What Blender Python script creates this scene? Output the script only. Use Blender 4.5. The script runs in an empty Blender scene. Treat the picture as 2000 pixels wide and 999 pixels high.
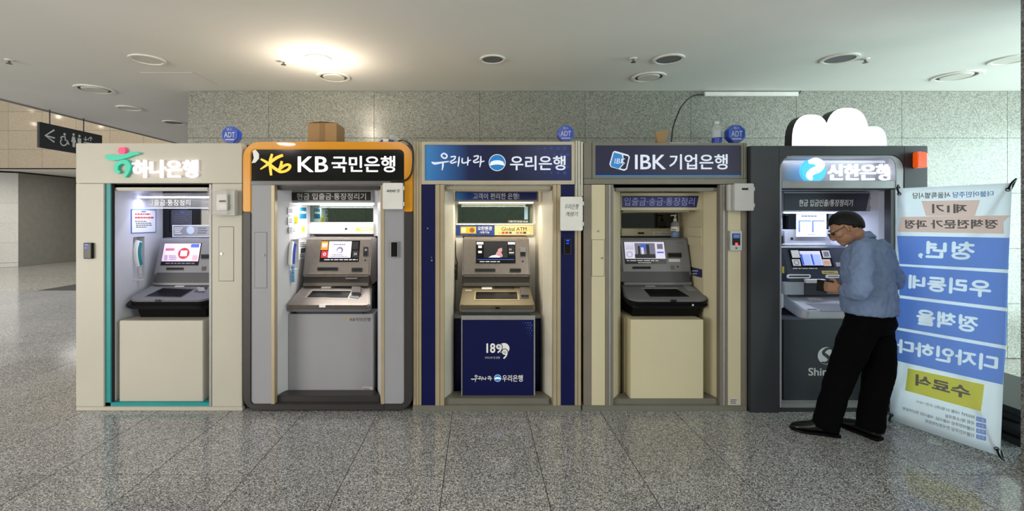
import bpy, bmesh, math, random
from mathutils import Vector, Matrix
random.seed(7)
SC = bpy.context.scene
COL = SC.collection
# ------------------------------------------------------------------ camera
EYE = Vector((0, 0, 1.57)); FP = 900.0; CX = 933.0; CY = 427.0
cam = bpy.data.cameras.new('camera'); camo = bpy.data.objects.new('camera', cam); COL.objects.link(camo)
camo.location = EYE; camo.rotation_euler = (math.pi/2, 0, 0)
cam.sensor_fit = 'HORIZONTAL'; cam.sensor_width = 36; cam.lens = 36*FP/2000
cam.shift_x = (1000-CX)/2000; cam.shift_y = -(499.5-CY)/2000
cam.clip_start = .02; cam.clip_end = 200
SC.camera = camo
# ------------------------------------------------------------------ world, daylight, added fill lights
SC.view_settings.view_transform = 'Standard'; SC.view_settings.look = 'None'
SC.view_settings.gamma = 1; SC.view_settings.exposure = 0.0; SC.view_settings.use_curve_mapping = False
w = bpy.data.worlds.new('world'); SC.world = w; w.use_nodes = True
w.node_tree.nodes['Background'].inputs[0].default_value = (.86, .93, 1, 1)
w.node_tree.nodes['Background'].inputs[1].default_value = 1.1
def area(name, loc, rot, sx, sy, power, col, shape='RECTANGLE', spread=math.pi):
    l = bpy.data.lights.new(name, 'AREA'); l.shape = shape; l.size = sx; l.size_y = sy
    l.energy = power; l.color = col; l.spread = spread
    o = bpy.data.objects.new(name, l); COL.objects.link(o); o.location = loc; o.rotation_euler = rot
    return o
# daylight from the glazed side of the hall, right of the pillar
area('daylight_right', (7.6, 2.3, 1.5), (0, math.pi/2, 0), 2.6, 3.6, 270, (.74, 1.0, .97))
# daylight of the tall atrium on the left
area('daylight_atrium', (-10, 6.5, 7.5), (0, 0, 0), 7, 9, 900, (1, .94, .84))
# added fill lights either side of the wall behind the viewer, brightening the ceiling
area('fill_left', (-7.0, -2.55, 1.45), (math.pi/2, 0, -.5), 3.6, 2.5, 300, (1, .93, .82))
area('fill_right', (7.2, -2.3, 1.45), (math.pi/2, 0, .5), 3.0, 2.5, 170, (.92, 1, .95))
# added fill light under the soffit, brightening the far recess and block
area('recess_fill', (-11.5, 15.6, 3.08), (0, 0, 0), 5, .8, 50, (1, .96, .9))
# added front fill: unseen disc lights above and behind the viewer
for lx in (-3.6, -1.2, 1.2, 3.4):
    area('hall_fill', (lx, .25, 2.97), (0, 0, 0), .3, .3, 13, (1, .95, .86), 'DISK')
    area('hall_fill', (lx, -1.2, 2.97), (0, 0, 0), .3, .3, 18, (1, .95, .86), 'DISK')
# ------------------------------------------------------------------ materials
def lin(h):
    h = h.lstrip('#'); c = [int(h[i:i+2], 16)/255 for i in (0, 2, 4)]
    return tuple((v/12.92 if v <= .04045 else ((v+.055)/1.055)**2.4) for v in c) + (1,)
MATS = {}
def mat(name, col, rough=.5, metal=0, var=.06, scale=6, bump=0, spec=.5, emis=0, ecol=None, coat=0):
    if name in MATS: return MATS[name]
    m = bpy.data.materials.new(name); m.use_nodes = True; nt = m.node_tree; b = nt.nodes['Principled BSDF']
    c = lin(col) if isinstance(col, str) else col
    b.inputs['Roughness'].default_value = rough; b.inputs['Metallic'].default_value = metal
    b.inputs['Specular IOR Level'].default_value = spec; b.inputs['Coat Weight'].default_value = coat
    b.inputs['Base Color'].default_value = c
    if var > 0 or bump > 0:
        g = nt.nodes.new('ShaderNodeNewGeometry'); n = nt.nodes.new('ShaderNodeTexNoise')
        n.inputs['Scale'].default_value = scale; n.inputs['Detail'].default_value = 5
        nt.links.new(g.outputs['Position'], n.inputs['Vector'])
    if var > 0:
        r = nt.nodes.new('ShaderNodeValToRGB')
        r.color_ramp.elements[0].position = .3; r.color_ramp.elements[1].position = .7
        r.color_ramp.elements[0].color = [v*(1-var) for v in c[:3]] + [1]
        r.color_ramp.elements[1].color = [min(1, v*(1+var)) for v in c[:3]] + [1]
        nt.links.new(n.outputs['Fac'], r.inputs['Fac']); nt.links.new(r.outputs['Color'], b.inputs['Base Color'])
    if bump > 0:
        n2 = nt.nodes.new('ShaderNodeTexNoise'); n2.inputs['Scale'].default_value = scale*12
        nt.links.new(g.outputs['Position'], n2.inputs['Vector'])
        bp = nt.nodes.new('ShaderNodeBump'); bp.inputs['Strength'].default_value = bump; bp.inputs['Distance'].default_value = .002
        nt.links.new(n2.outputs['Fac'], bp.inputs['Height']); nt.links.new(bp.outputs['Normal'], b.inputs['Normal'])
    if emis > 0:
        b.inputs['Emission Color'].default_value = lin(ecol) if ecol else c
        b.inputs['Emission Strength'].default_value = emis
    MATS[name] = m
    return m
def granite(name, cols, scale, rough, joint=None, tone=.08, stain=0):
    """speckled stone; joint=(sx,sz) adds fine joint lines where pieces are too far to build"""
    m = bpy.data.materials.new(name); m.use_nodes = True; nt = m.node_tree; N = nt.nodes.new; L = nt.links.new
    b = nt.nodes['Principled BSDF']
    g = N('ShaderNodeNewGeometry')
    v = N('ShaderNodeTexVoronoi'); v.inputs['Scale'].default_value = scale; L(g.outputs['Position'], v.inputs['Vector'])
    bw = N('ShaderNodeSeparateColor'); L(v.outputs['Color'], bw.inputs[0])
    r = N('ShaderNodeValToRGB'); e = r.color_ramp.elements; r.color_ramp.interpolation = 'LINEAR'
    while len(e) < len(cols): e.new(.5)
    for i, (p, c) in enumerate(cols): e[i].position = p; e[i].color = lin(c)
    n = N('ShaderNodeTexNoise'); n.inputs['Scale'].default_value = scale*.8; n.inputs['Detail'].default_value = 3
    L(g.outputs['Position'], n.inputs['Vector'])
    ad = N('ShaderNodeMath'); ad.operation = 'MULTIPLY_ADD'; ad.inputs[1].default_value = .55
    L(bw.outputs[0], ad.inputs[0])
    mu = N('ShaderNodeMath'); mu.operation = 'MULTIPLY'; mu.inputs[1].default_value = .45
    L(n.outputs['Fac'], mu.inputs[0]); L(mu.outputs[0], ad.inputs[2]); L(ad.outputs[0], r.inputs['Fac'])
    oi = N('ShaderNodeObjectInfo'); big = N('ShaderNodeTexNoise'); big.inputs['Scale'].default_value = 1.3
    L(g.outputs['Position'], big.inputs['Vector'])
    s = N('ShaderNodeMath'); s.operation = 'ADD'; L(oi.outputs['Random'], s.inputs[0]); L(big.outputs['Fac'], s.inputs[1])
    mr = N('ShaderNodeMapRange'); mr.inputs[1].default_value = .3; mr.inputs[2].default_value = 1.7
    mr.inputs[3].default_value = 1-tone; mr.inputs[4].default_value = 1+tone; L(s.outputs[0], mr.inputs[0])
    mx = N('ShaderNodeVectorMath'); mx.operation = 'SCALE'; L(r.outputs['Color'], mx.inputs[0]); L(mr.outputs[0], mx.inputs['Scale'])
    L(mx.outputs[0], b.inputs['Base Color'])
    rr = N('ShaderNodeMapRange'); rr.inputs[3].default_value = rough*.75; rr.inputs[4].default_value = rough*1.3
    L(n.outputs['Fac'], rr.inputs[0]); L(rr.outputs[0], b.inputs['Roughness'])
    MATS[name] = m
    return m
FLOORG = granite('speckled_grey_floor_granite', [(.20, '#2e2e2f'), (.38, '#626263'), (.56, '#8f8f8f'), (.78, '#cbcbca')], 190, .12, tone=.10)
FARFLOOR = granite('polished_floor_granite_far', [(.2, '#4a4844'), (.45, '#8a867e'), (.8, '#b5b0a6')], 60, .14, tone=.12)
WALLG = granite('grey_green_wall_granite', [(.15, '#5f605a'), (.38, '#83847d'), (.6, '#999a92'), (.85, '#afb0a7')], 120, .24, tone=.05)
BEIGE = granite('polished_beige_stone', [(.2, '#8c7d66'), (.5, '#92836b'), (.8, '#97886f')], 40, .07, tone=.05)
PALE = granite('pale_warm_stone', [(.2, '#b3afa6'), (.5, '#bfbbb2'), (.8, '#c8c4bb')], 70, .3, tone=.05); GREYST = granite('grey_recess_stone', [(.2, '#82807b'), (.5, '#8f8d88'), (.8, '#999792')], 70, .25, tone=.05)
PILG = granite('dark_pillar_granite', [(.15, '#3a3a3a'), (.45, '#6b6a68'), (.8, '#979593')], 110, .3, tone=.05)
PLASTER = mat('white_ceiling_plaster', '#f3f1ec', .85, var=.02, scale=1.2, bump=.05)
WHITE = mat('white_plastic', '#e4e3df', .4); IVORY = mat('ivory_panel', '#bab6a9', .42, var=.03, scale=2)
TEAL = mat('teal_strip', '#0f8a8c', .45); BLACK = mat('black_plastic', '#0c0c0e', .4, spec=.2)
GAP = mat('black_gap', '#050505', .8); ALU = mat('brushed_aluminium', '#9c9c9a', .5, .45, var=.05, scale=20)
ORANGE = mat('orange_gloss', '#e59a08', .2, var=.02, coat=.6); CHAR = mat('charcoal_frame', '#333031', .4)
GLOSSBLK = mat('gloss_black_acrylic', '#08080a', .08, spec=.6, var=0)
KBGREY = mat('cool_grey_panel', '#98989f', .45, var=.03, scale=2); CHAMP = mat('champagne_profile', '#b6a78c', .38, .35, var=.05)
NAVY = mat('navy_laminate', '#0b1146', .4, var=.04, spec=.25); OLIVE = mat('olive_grey_frame', '#77756b', .45, .2)
CREAM = mat('cream_panel', '#cbc2a4', .45, var=.03, scale=2); BROWNG = mat('warm_grey_profile', '#7f776d', .5, .2)
SLATE = mat('slate_booth', '#2d3036', .5, var=.04); SILVER = mat('silver_panel', '#a4a6ab', .38, .3)
DGREY = mat('dark_grey_plastic', '#35363b', .38); MGREY = mat('mid_grey_plastic', '#77777c', .4, .15)
BRONZE = mat('brushed_bronze_grey', '#877f7a', .3, .65, var=.06, scale=25); GOLDG = mat('olive_gold_deck', '#6e6550', .4, .3)
LGREY = mat('light_grey_plastic', '#b5b8c0', .42); ATMBLUE = mat('blue_black_fascia', '#3a414e', .3)
DSCREEN = mat('dark_display', '#0b0c10', .2, var=0, spec=.25); CHROME = mat('chrome', '#d0d0d0', .12, 1, var=0)
PAPER = mat('white_paper', '#eeeef0', .7, var=.01); INK = mat('grey_ink', '#55565c', .7, var=0); BLUEINK = mat('blue_ink', '#2c66b8', .6, var=0)
REDINK = mat('red_ink', '#c23a3a', .6, var=0); YEL = mat('yellow_print', '#f2d21c', .55, var=0); TEALPR = mat('teal_print', '#0d6f9c', .5, var=0)
WPRINT = mat('white_print', '#f1f1f1', .5, var=0); GOLDP = mat('gold_print', '#e5cf94', .5, var=0)
SILVERPR = mat('silver_print', '#c9c9c9', .4, .2, var=0)
MIRROR = mat('tinted_mirror', '#6f7f77', .03, 1, var=0); DARKGLASS = mat('dark_glass', '#0c0e10', .06, var=0)
CARD = mat('brown_cardboard', '#a5855d', .8, var=.06, bump=.1); TAPE = mat('packing_tape', '#8b6d45', .35)
BLUEP = mat('deep_blue_plastic', '#0e3fb4', .2, var=.05, coat=.4); CABLE = mat('black_cable', '#121214', .5)
WALLIN = mat('white_inner_wall', '#cfcfd3', .4, var=.02); BLUEGLOW = mat('blue_led', '#1030ff', .3, var=0, emis=4)
REDGLOW = mat('red_led', '#ff2010', .3, var=0, emis=5); AMBER = mat('orange_lens', '#f0560a', .18, var=.05, coat=.5, emis=.35)
def emi(name, col, s): return mat(name, col, .4, var=0, emis=s)
SCRW = emi('screen_white', '#dcd8f0', .55); SCRP = emi('screen_pink', '#dfc4e4', .5); SCRD = emi('screen_dark', '#18181d', .1)
SCRB = emi('screen_blue', '#3a62d8', .45); SCRR = emi('screen_red', '#b8303a', .4); SCRO = emi('screen_orange', '#d98a2a', .45)
SCRG = emi('screen_grey', '#6e6a80', .4); SCRT = emi('screen_text', '#c9c9cc', .4); SCRS = emi('screen_skin', '#a88088', .45)
LETW = emi('lit_white_letter', '#fff4fb', 1.05); LETKB = emi('lit_letter', '#eeeef2', .75); LETKY = emi('lit_yellow_letter', '#ffc23a', .6)
LETTEAL = emi('lit_teal', '#0cb898', .3); LETPINK = emi('lit_pink', '#f03868', .7); LETSH = emi('lit_cool_letter', '#f0f4ff', 1.1)
LETSKY = emi('lit_sky', '#48b4f4', 1.0); LETWO = emi('soft_glow_letter', '#d8dff2', .35)  # soft letters: a slight glow put into the colour, not a backlight
TUBEC = emi('lamp_tube_cool', '#dfe2ff', 6); TUBEW = emi('lamp_tube_white', '#fffaf4', 6); TUBEY = emi('lamp_tube_warm', '#ffedd0', 5)
BULB = emi('bulb_warm', '#fff1d8', 30)
def glass(name, col, alpha, rough=.05):
    m = bpy.data.materials.new(name); m.use_nodes = True; nt = m.node_tree; out = nt.nodes['Material Output']; b = nt.nodes['Principled BSDF']
    b.inputs['Base Color'].default_value = lin(col); b.inputs['Roughness'].default_value = rough
    t = nt.nodes.new('ShaderNodeBsdfTransparent'); mx = nt.nodes.new('ShaderNodeMixShader'); mx.inputs[0].default_value = alpha
    nt.links.new(t.outputs[0], mx.inputs[1]); nt.links.new(b.outputs[0], mx.inputs[2]); nt.links.new(mx.outputs[0], out.inputs[0])
    MATS[name] = m; return m
SMOKE = glass('smoky_clear_cover', '#8a7f85', .12); CLEAR = glass('clear_plastic', '#dfe6ea', .25); PANE = glass('clear_pane', '#b8bccb', .16)
def cloth(name, col, trans=.5):
    m = bpy.data.materials.new(name); m.use_nodes = True; nt = m.node_tree; out = nt.nodes['Material Output']; b = nt.nodes['Principled BSDF']
    b.inputs['Base Color'].default_value = lin(col); b.inputs['Roughness'].default_value = .7
    t = nt.nodes.new('ShaderNodeBsdfTranslucent'); t.inputs[0].default_value = lin(col)
    mx = nt.nodes.new('ShaderNodeMixShader'); mx.inputs[0].default_value = trans
    nt.links.new(b.outputs[0], mx.inputs[1]); nt.links.new(t.outputs[0], mx.inputs[2]); nt.links.new(mx.outputs[0], out.inputs[0])
    MATS[name] = m; return m
BANW = cloth('banner_white', '#eef2f8', .72); BANB = cloth('banner_blue', '#a6c8f9', .62); BANP = cloth('banner_peach', '#fdeee8', .62); BANY = cloth('banner_yellow', '#f0ee90', .6); BANL = cloth('banner_white_ink', '#fafcfe', .45)
BANG = cloth('banner_grey_ink', '#8c8a8c', .35); BANLB = cloth('banner_pale_blue_ink', '#8fb4e8', .4); BANGN = cloth('banner_pale_green_ink', '#8fd0a8', .4)
# ------------------------------------------------------------------ geometry helpers
def X(px, d=3.76): return (px-CX)*d/FP
def Z(py, d=3.76): return EYE.z-(py-CY)*d/FP
class PL:
    """a plane with its own axes; .px() finds where a sight line meets it (a measurement, in metres)"""
    def __init__(s, o, u, v):
        s.o = Vector(o); s.u = Vector(u).normalized(); s.v = Vector(v).normalized(); s.n = s.u.cross(s.v).normalized()
    def px(s, x, y):
        r = Vector(((x-CX)/FP, 1, -(y-CY)/FP)); t = s.n.dot(s.o-EYE)/s.n.dot(r); p = EYE+r*t-s.o
        return p.dot(s.u), p.dot(s.v)
    def pt(s, a, b, c=0): return s.o+s.u*a+s.v*b+s.n*c
    def rect(s, q):
        x0, y0, x1, y1 = q; c = [s.px(x0, y0), s.px(x1, y0), s.px(x0, y1), s.px(x1, y1)]
        a = [(c[0][0]+c[2][0])/2, (c[1][0]+c[3][0])/2]; b = [(c[0][1]+c[1][1])/2, (c[2][1]+c[3][1])/2]
        return min(a), max(a), min(b), max(b)
def FPL(d): return PL((0, d, 0), (1, 0, 0), (0, 0, 1))
FRONT = FPL(3.76)
class MB:
    def __init__(s): s.bm = bmesh.new()
    def hexa(s, pts):
        v = [s.bm.verts.new(p) for p in pts]
        for f in ((0, 1, 2, 3), (7, 6, 5, 4), (0, 4, 5, 1), (1, 5, 6, 2), (2, 6, 7, 3), (3, 7, 4, 0)): s.bm.faces.new([v[i] for i in f])
        return s
    def box(s, x0, x1, y0, y1, z0, z1):
        return s.hexa([(x0, y0, z0), (x1, y0, z0), (x1, y1, z0), (x0, y1, z0), (x0, y0, z1), (x1, y0, z1), (x1, y1, z1), (x0, y1, z1)])
    def pbox(s, pl, a0, a1, b0, b1, c0, c1):
        return s.hexa([pl.pt(*q) for q in ((a0, b0, c0), (a1, b0, c0), (a1, b1, c0), (a0, b1, c0), (a0, b0, c1), (a1, b0, c1), (a1, b1, c1), (a0, b1, c1))])
    def rect(s, pl, q, c0, c1):
        a0, a1, b0, b1 = pl.rect(q); return s.pbox(pl, a0, a1, b0, b1, c0, c1)
    def prism(s, lo, hi):
        n = len(lo); a = [s.bm.verts.new(p) for p in lo]; b = [s.bm.verts.new(p) for p in hi]
        s.bm.faces.new(a); s.bm.faces.new(b[::-1])
        for i in range(n): s.bm.faces.new((a[i], b[i], b[(i+1) % n], a[(i+1) % n]))
        return s
    def poly(s, pl, ab, c0, c1): return s.prism([pl.pt(a, b, c0) for a, b in ab], [pl.pt(a, b, c1) for a, b in ab])
    def polypx(s, pl, pts, c0, c1): return s.poly(pl, [pl.px(*p) for p in pts], c0, c1)
    def disc(s, pl, a, b, r, c0, c1, n=24, rb=None, top=None):
        rb = rb or r; k = top if top is not None else 1
        lo = [pl.pt(a+r*math.cos(t*2*math.pi/n), b+rb*math.sin(t*2*math.pi/n), c0) for t in range(n)]
        hi = [pl.pt(a+k*r*math.cos(t*2*math.pi/n), b+k*rb*math.sin(t*2*math.pi/n), c1) for t in range(n)]
        return s.prism(lo, hi)
    def discpx(s, pl, x, y, r, c0, c1, n=24, top=None):
        a, b = pl.px(x, y); a2, _ = pl.px(x+r, y); return s.disc(pl, a, b, abs(a2-a), c0, c1, n, top=top)
    def band(s, pl, outer, inner, c0, c1, closed=False, px=True):
        f = (lambda p: pl.px(*p)) if px else (lambda p: p)
        o = [f(p) for p in outer]; i = [f(p) for p in inner]; n = len(o)
        V = [[s.bm.verts.new(pl.pt(*q, c)) for q in P] for P in (o, i) for c in (c0, c1)]
        for k in range(n if closed else n-1):
            j = (k+1) % n
            for A, B in ((0, 1), (1, 3), (3, 2), (2, 0)): s.bm.faces.new((V[A][k], V[A][j], V[B][j], V[B][k]))
        if not closed:
            for k in (0, n-1): s.bm.faces.new((V[0][k], V[1][k], V[3][k], V[2][k]))
        return s
    def ring(s, pl, a, b, r0, r1, c0, c1, n=32):
        q = lambda r: [(a+r*math.cos(t*2*math.pi/n), b+r*math.sin(t*2*math.pi/n)) for t in range(n)]
        return s.band(pl, q(r1), q(r0), c0, c1, True, False)
    def stroke(s, pl, pts, wd, c0, c1, px=True, smooth=True):
        P = [Vector(pl.px(*p) if px else p) for p in pts]; n0 = len(P)
        W = wd if isinstance(wd, (list, tuple)) else [wd]*n0
        if px: k = abs(pl.px(pts[0][0]+1, pts[0][1])[0]-P[0].x); W = [q*k for q in W]
        if smooth and n0 > 2:
            Q, WW = [], []
            for i in range(n0-1):
                p0, p1, p2, p3 = P[max(i-1, 0)], P[i], P[i+1], P[min(i+2, n0-1)]
                for j in range(5):
                    t = j/5; Q.append(.5*((2*p1)+(p2-p0)*t+(2*p0-5*p1+4*p2-p3)*t*t+(3*p1-p0-3*p2+p3)*t**3)); WW.append(W[i]*(1-t)+W[i+1]*t)
            P = Q+[P[-1]]; W = WW+[W[-1]]
        L, R = [], []
        for i, p in enumerate(P):
            t = (P[min(i+1, len(P)-1)]-P[max(i-1, 0)]); t = t.normalized() if t.length else Vector((1, 0)); nn = Vector((-t.y, t.x))*W[i]/2
            L.append(tuple(p+nn)); R.append(tuple(p-nn))
        return s.band(pl, L, R, c0, c1, False, False)
    def tube(s, pts, r, n=8, smooth=True, caps=True):
        P = [Vector(p) for p in pts]; RR = list(r) if isinstance(r, (list, tuple)) else [r]*len(P)
        if smooth and len(P) > 2:
            Q, R2 = [], []
            for i in range(len(P)-1):
                p0, p1, p2, p3 = P[max(i-1, 0)], P[i], P[i+1], P[min(i+2, len(P)-1)]
                for j in range(4):
                    t = j/4; Q.append(.5*((2*p1)+(p2-p0)*t+(2*p0-5*p1+4*p2-p3)*t*t+(3*p1-p0-3*p2+p3)*t**3)); R2.append(RR[i]*(1-t)+RR[i+1]*t)
            P = Q+[P[-1]]; RR = R2+[RR[-1]]
        rings = []; up = Vector((0, 0, 1)); side = None
        for i, p in enumerate(P):
            t = (P[min(i+1, len(P)-1)]-P[max(i-1, 0)]).normalized()
            if side is None: side = t.cross(up if abs(t.z) < .9 else Vector((1, 0, 0))).normalized()
            else: side = (side-t*side.dot(t)).normalized()
            o = t.cross(side)
            rings.append([s.bm.verts.new(p+(side*math.cos(k*2*math.pi/n)+o*math.sin(k*2*math.pi/n))*RR[i]) for k in range(n)])
        for a, b in zip(rings, rings[1:]):
            for k in range(n): s.bm.faces.new((a[k], a[(k+1) % n], b[(k+1) % n], b[k]))
        if caps: s.bm.faces.new(rings[0][::-1]); s.bm.faces.new(rings[-1])
        return s
    def loft(s, rings):
        V = [[s.bm.verts.new(p) for p in r] for r in rings]; n = len(V[0])
        for a, b in zip(V, V[1:]):
            for k in range(n): s.bm.faces.new((a[k], a[(k+1) % n], b[(k+1) % n], b[k]))
        s.bm.faces.new(V[0][::-1]); s.bm.faces.new(V[-1]); return s
    def lathe(s, o, prof, n=20, ax=(0, 0, 1)):
        ax = Vector(ax).normalized(); q = ax.orthogonal().normalized(); r = ax.cross(q); o = Vector(o)
        return s.loft([[o+ax*h+(q*math.cos(k*2*math.pi/n)+r*math.sin(k*2*math.pi/n))*max(R, .0004) for k in range(n)] for R, h in prof])
    def ball(s, c, rx, ry=None, rz=None, seg=14, M=None):
        ry = ry or rx; rz = rz or rx
        mm = Matrix.Translation(c) @ (M.to_4x4() if M else Matrix()) @ Matrix.Diagonal((rx, ry, rz, 1))
        bmesh.ops.create_uvsphere(s.bm, u_segments=seg, v_segments=max(8, seg*2//3), radius=1, matrix=mm); return s
    def bevel(s, w, seg=2, ang=.5):
        if w <= 0: return s
        bmesh.ops.recalc_face_normals(s.bm, faces=s.bm.faces)
        ed = [e for e in s.bm.edges if len(e.link_faces) == 2 and e.calc_face_angle(0) > ang]
        bmesh.ops.bevel(s.bm, geom=ed, offset=w, segments=seg, affect='EDGES', clamp_overlap=True); return s
    def mesh(s, name, m, off=(0, 0, 0), smooth=False):
        bmesh.ops.recalc_face_normals(s.bm, faces=s.bm.faces)
        o = Vector(off)
        for v in s.bm.verts: v.co -= o
        me = bpy.data.meshes.new(name); s.bm.to_mesh(me); s.bm.free(); me.materials.append(m)
        if smooth:
            for p in me.polygons: p.use_smooth = True
        return me
def root_of(o):
    while o.parent: o = o.parent
    return o
def part(name, mb, m, parent, bevel=0, smooth=False, label=None):
    if bevel: mb.bevel(bevel)
    me = mb.mesh(name, m, root_of(parent).location, smooth)
    o = bpy.data.objects.new(name, me); COL.objects.link(o); o.parent = parent
    if label: o['label'] = label
    return o
def thing(name, label, cat, loc, group=None):
    o = bpy.data.objects.new(name, None); COL.objects.link(o); o.location = loc; o.empty_display_size = .1
    o['label'] = label; o['category'] = cat
    if group: o['group'] = group
    return o
def single(name, mb, m, label, cat, loc, bevel=0, smooth=False, group=None):
    if bevel: mb.bevel(bevel)
    o = bpy.data.objects.new(name, mb.mesh(name, m, loc, smooth)); COL.objects.link(o); o.location = loc
    o['label'] = label; o['category'] = cat
    if group: o['group'] = group
    return o
def struct(name, mb, m, bevel=0):
    if bevel: mb.bevel(bevel)
    o = bpy.data.objects.new(name, mb.mesh(name, m)); COL.objects.link(o); o['kind'] = 'structure'; return o
def slab(parent, name, pl, q, m, c0=-.004, c1=.002, bevel=0, label=None):
    return part(name, MB().rect(pl, q, c0, c1), m, parent, bevel, label=label)
def slabs(parent, name, pl, qs, m, c0=-.004, c1=.002):
    mb = MB()
    for q in qs: mb.rect(pl, q, c0, c1)
    return part(name, mb, m, parent)
_tc = {}
TS = bpy.data.scenes.new('scratch')
def scratch_dg():
    with bpy.context.temp_override(scene=TS, view_layer=TS.view_layers[0]):
        d = bpy.context.evaluated_depsgraph_get(); d.update(); return d
def textgeo(body, bold=0, shear=0, spacing=1):
    fat = -bold if bold < 0 else 0                  # negative: swell the outline itself
    key = (body, shear, spacing, fat)
    if key not in _tc:
        c = bpy.data.curves.new('lettering', 'FONT'); c.body = body; c.shear = shear; c.offset = fat; c.space_character = spacing; c.resolution_u = 3
        o = bpy.data.objects.new('lettering', c); TS.collection.objects.link(o)
        dg = scratch_dg(); me = bpy.data.meshes.new_from_object(o.evaluated_get(dg))
        vs = [(v.co.x, v.co.y) for v in me.vertices]; fs = [tuple(p.vertices) for p in me.polygons]
        TS.collection.objects.unlink(o); bpy.data.objects.remove(o); bpy.data.curves.remove(c); bpy.data.meshes.remove(me); _tc[key] = (vs, fs)
    vs, fs = _tc[key]
    if bold <= 0: return [(x, y, 0) for x, y in vs], fs
    V_, F_ = [], []                                  # heavier strokes: the outline repeated a hair's breadth around itself
    for k, (dx, dy) in enumerate(((1, 0), (-1, 0), (0, 1), (0, -1), (.7, .7), (-.7, .7), (.7, -.7), (-.7, -.7))):
        n = len(V_); V_ += [(x+dx*bold, y+dy*bold*.8, k) for x, y in vs]; F_ += [tuple(i+n for i in f) for f in fs]
    return V_, F_
def txt(parent, body, pl, q, m, c=.003, bold=0, depth=0, mirror=False, shear=0, name='lettering', spacing=1, quad=None):
    vs, fs = textgeo(body, bold, shear, spacing)
    x0 = min(v[0] for v in vs); x1 = max(v[0] for v in vs); y0 = min(v[1] for v in vs); y1 = max(v[1] for v in vs)
    mb = MB()
    if quad: C = [Vector(pl.px(*p)) for p in quad]          # TL TR BR BL on the plane
    else:
        a0, a1, b0, b1 = pl.rect(q); C = [Vector((a0, b1)), Vector((a1, b1)), Vector((a1, b0)), Vector((a0, b0))]
    def P(v, cc):
        s = (v[0]-x0)/(x1-x0); t = (v[1]-y0)/(y1-y0)
        if mirror: s = 1-s
        p = (C[3]*(1-s)+C[2]*s)*(1-t)+(C[0]*(1-s)+C[1]*s)*t
        return pl.pt(p.x, p.y, cc+v[2]*.00004)
    V = [mb.bm.verts.new(P(v, c)) for v in vs]
    for f in fs:
        try: mb.bm.faces.new([V[i] for i in f])
        except ValueError: pass
    if depth:
        geo = mb.bm.faces[:]; r = bmesh.ops.extrude_face_region(mb.bm, geom=geo)
        nv = [g for g in r['geom'] if isinstance(g, bmesh.types.BMVert)]; bmesh.ops.translate(mb.bm, verts=nv, vec=pl.n*depth)
    return part(name, mb, m, parent)
def arc(cx, cy, r, a0, a1, n=8): return [(cx+r*math.cos(math.radians(a0+(a1-a0)*i/n)), cy+r*math.sin(math.radians(a0+(a1-a0)*i/n))) for i in range(n+1)]
def rr(x0, y0, x1, y1, r, n=6):
    return arc(x0+r, y0+r, r, 180, 270, n)+arc(x1-r, y0+r, r, 270, 360, n)+arc(x1-r, y1-r, r, 0, 90, n)+arc(x0+r, y1-r, r, 90, 180, n)
def inner_lamp(parent, name, pl, q, m, power, col, depth=.03):
    a0, a1, b0, b1 = pl.rect(q)
    o = part(name, MB().pbox(pl, a0, a1, b0, b1, -depth, 0).bevel(.003), m, parent)
    p = pl.pt((a0+a1)/2, b0-.012, -depth/2)
    l = bpy.data.lights.new(name, 'AREA'); l.shape = 'RECTANGLE'; l.size = a1-a0; l.size_y = depth; l.energy = power; l.color = col
    lo = bpy.data.objects.new(name+'_light', l); COL.objects.link(lo); lo.location = p
    return o
# ================================================================== the setting
GROUT = mat('dark_joint', '#242322', .7)
fl = struct('floor', MB().box(-30, 9, -2.6, 26, -.12, -.004), FARFLOOR)
T = .6; tx0 = -.205-T*12; ty0 = 3.421-T*4
jb = MB().box(-9.6, 5.0, .9, 13.2, -.0045, -.0025); jo = part('joint_bed', jb, GROUT, fl)
tm = MB().box(.0022, T-.0022, .0022, T-.0022, -.0025, 0).bevel(.0008, 1).mesh('floor_tile', FLOORG)
tiles = set()
for i in range(-6, 22):
    for j in range(0, 20):
        x, y = tx0+i*T, ty0+j*T
        near = y < 4.9 and -4.4 < x < 4.0
        wedge = 3 < y < 9.5 and -1.10*(y+.7) < x < -.70*y
        if (near or wedge) and y > .9: tiles.add((round(x, 4), round(y, 4)))
for x, y in sorted(tiles):
    o = bpy.data.objects.new('floor_tile', tm); COL.objects.link(o); o.parent = fl; o.location = (x, y, 0)
print('tiles', len(tiles))
# granite wall behind the booths
wb = struct('wall_back', MB().box(-3.25, 9, 5.18, 5.5, 0, 3.0), GROUT)
xs = [-3.25]+[-2.344+1.183*k for k in range(9)]; zs = [0, .612, 1.232, 1.852, 2.472, 2.998]
for x0, x1 in zip(xs, xs[1:]):
    for z0, z1 in zip(zs, zs[1:]):
        part('wall_panel', MB().box(x0+.0015, x1-.0015, 5.165, 5.18, z0+.0015, z1-.0015).bevel(.001, 1), WALLG, wb)
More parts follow.
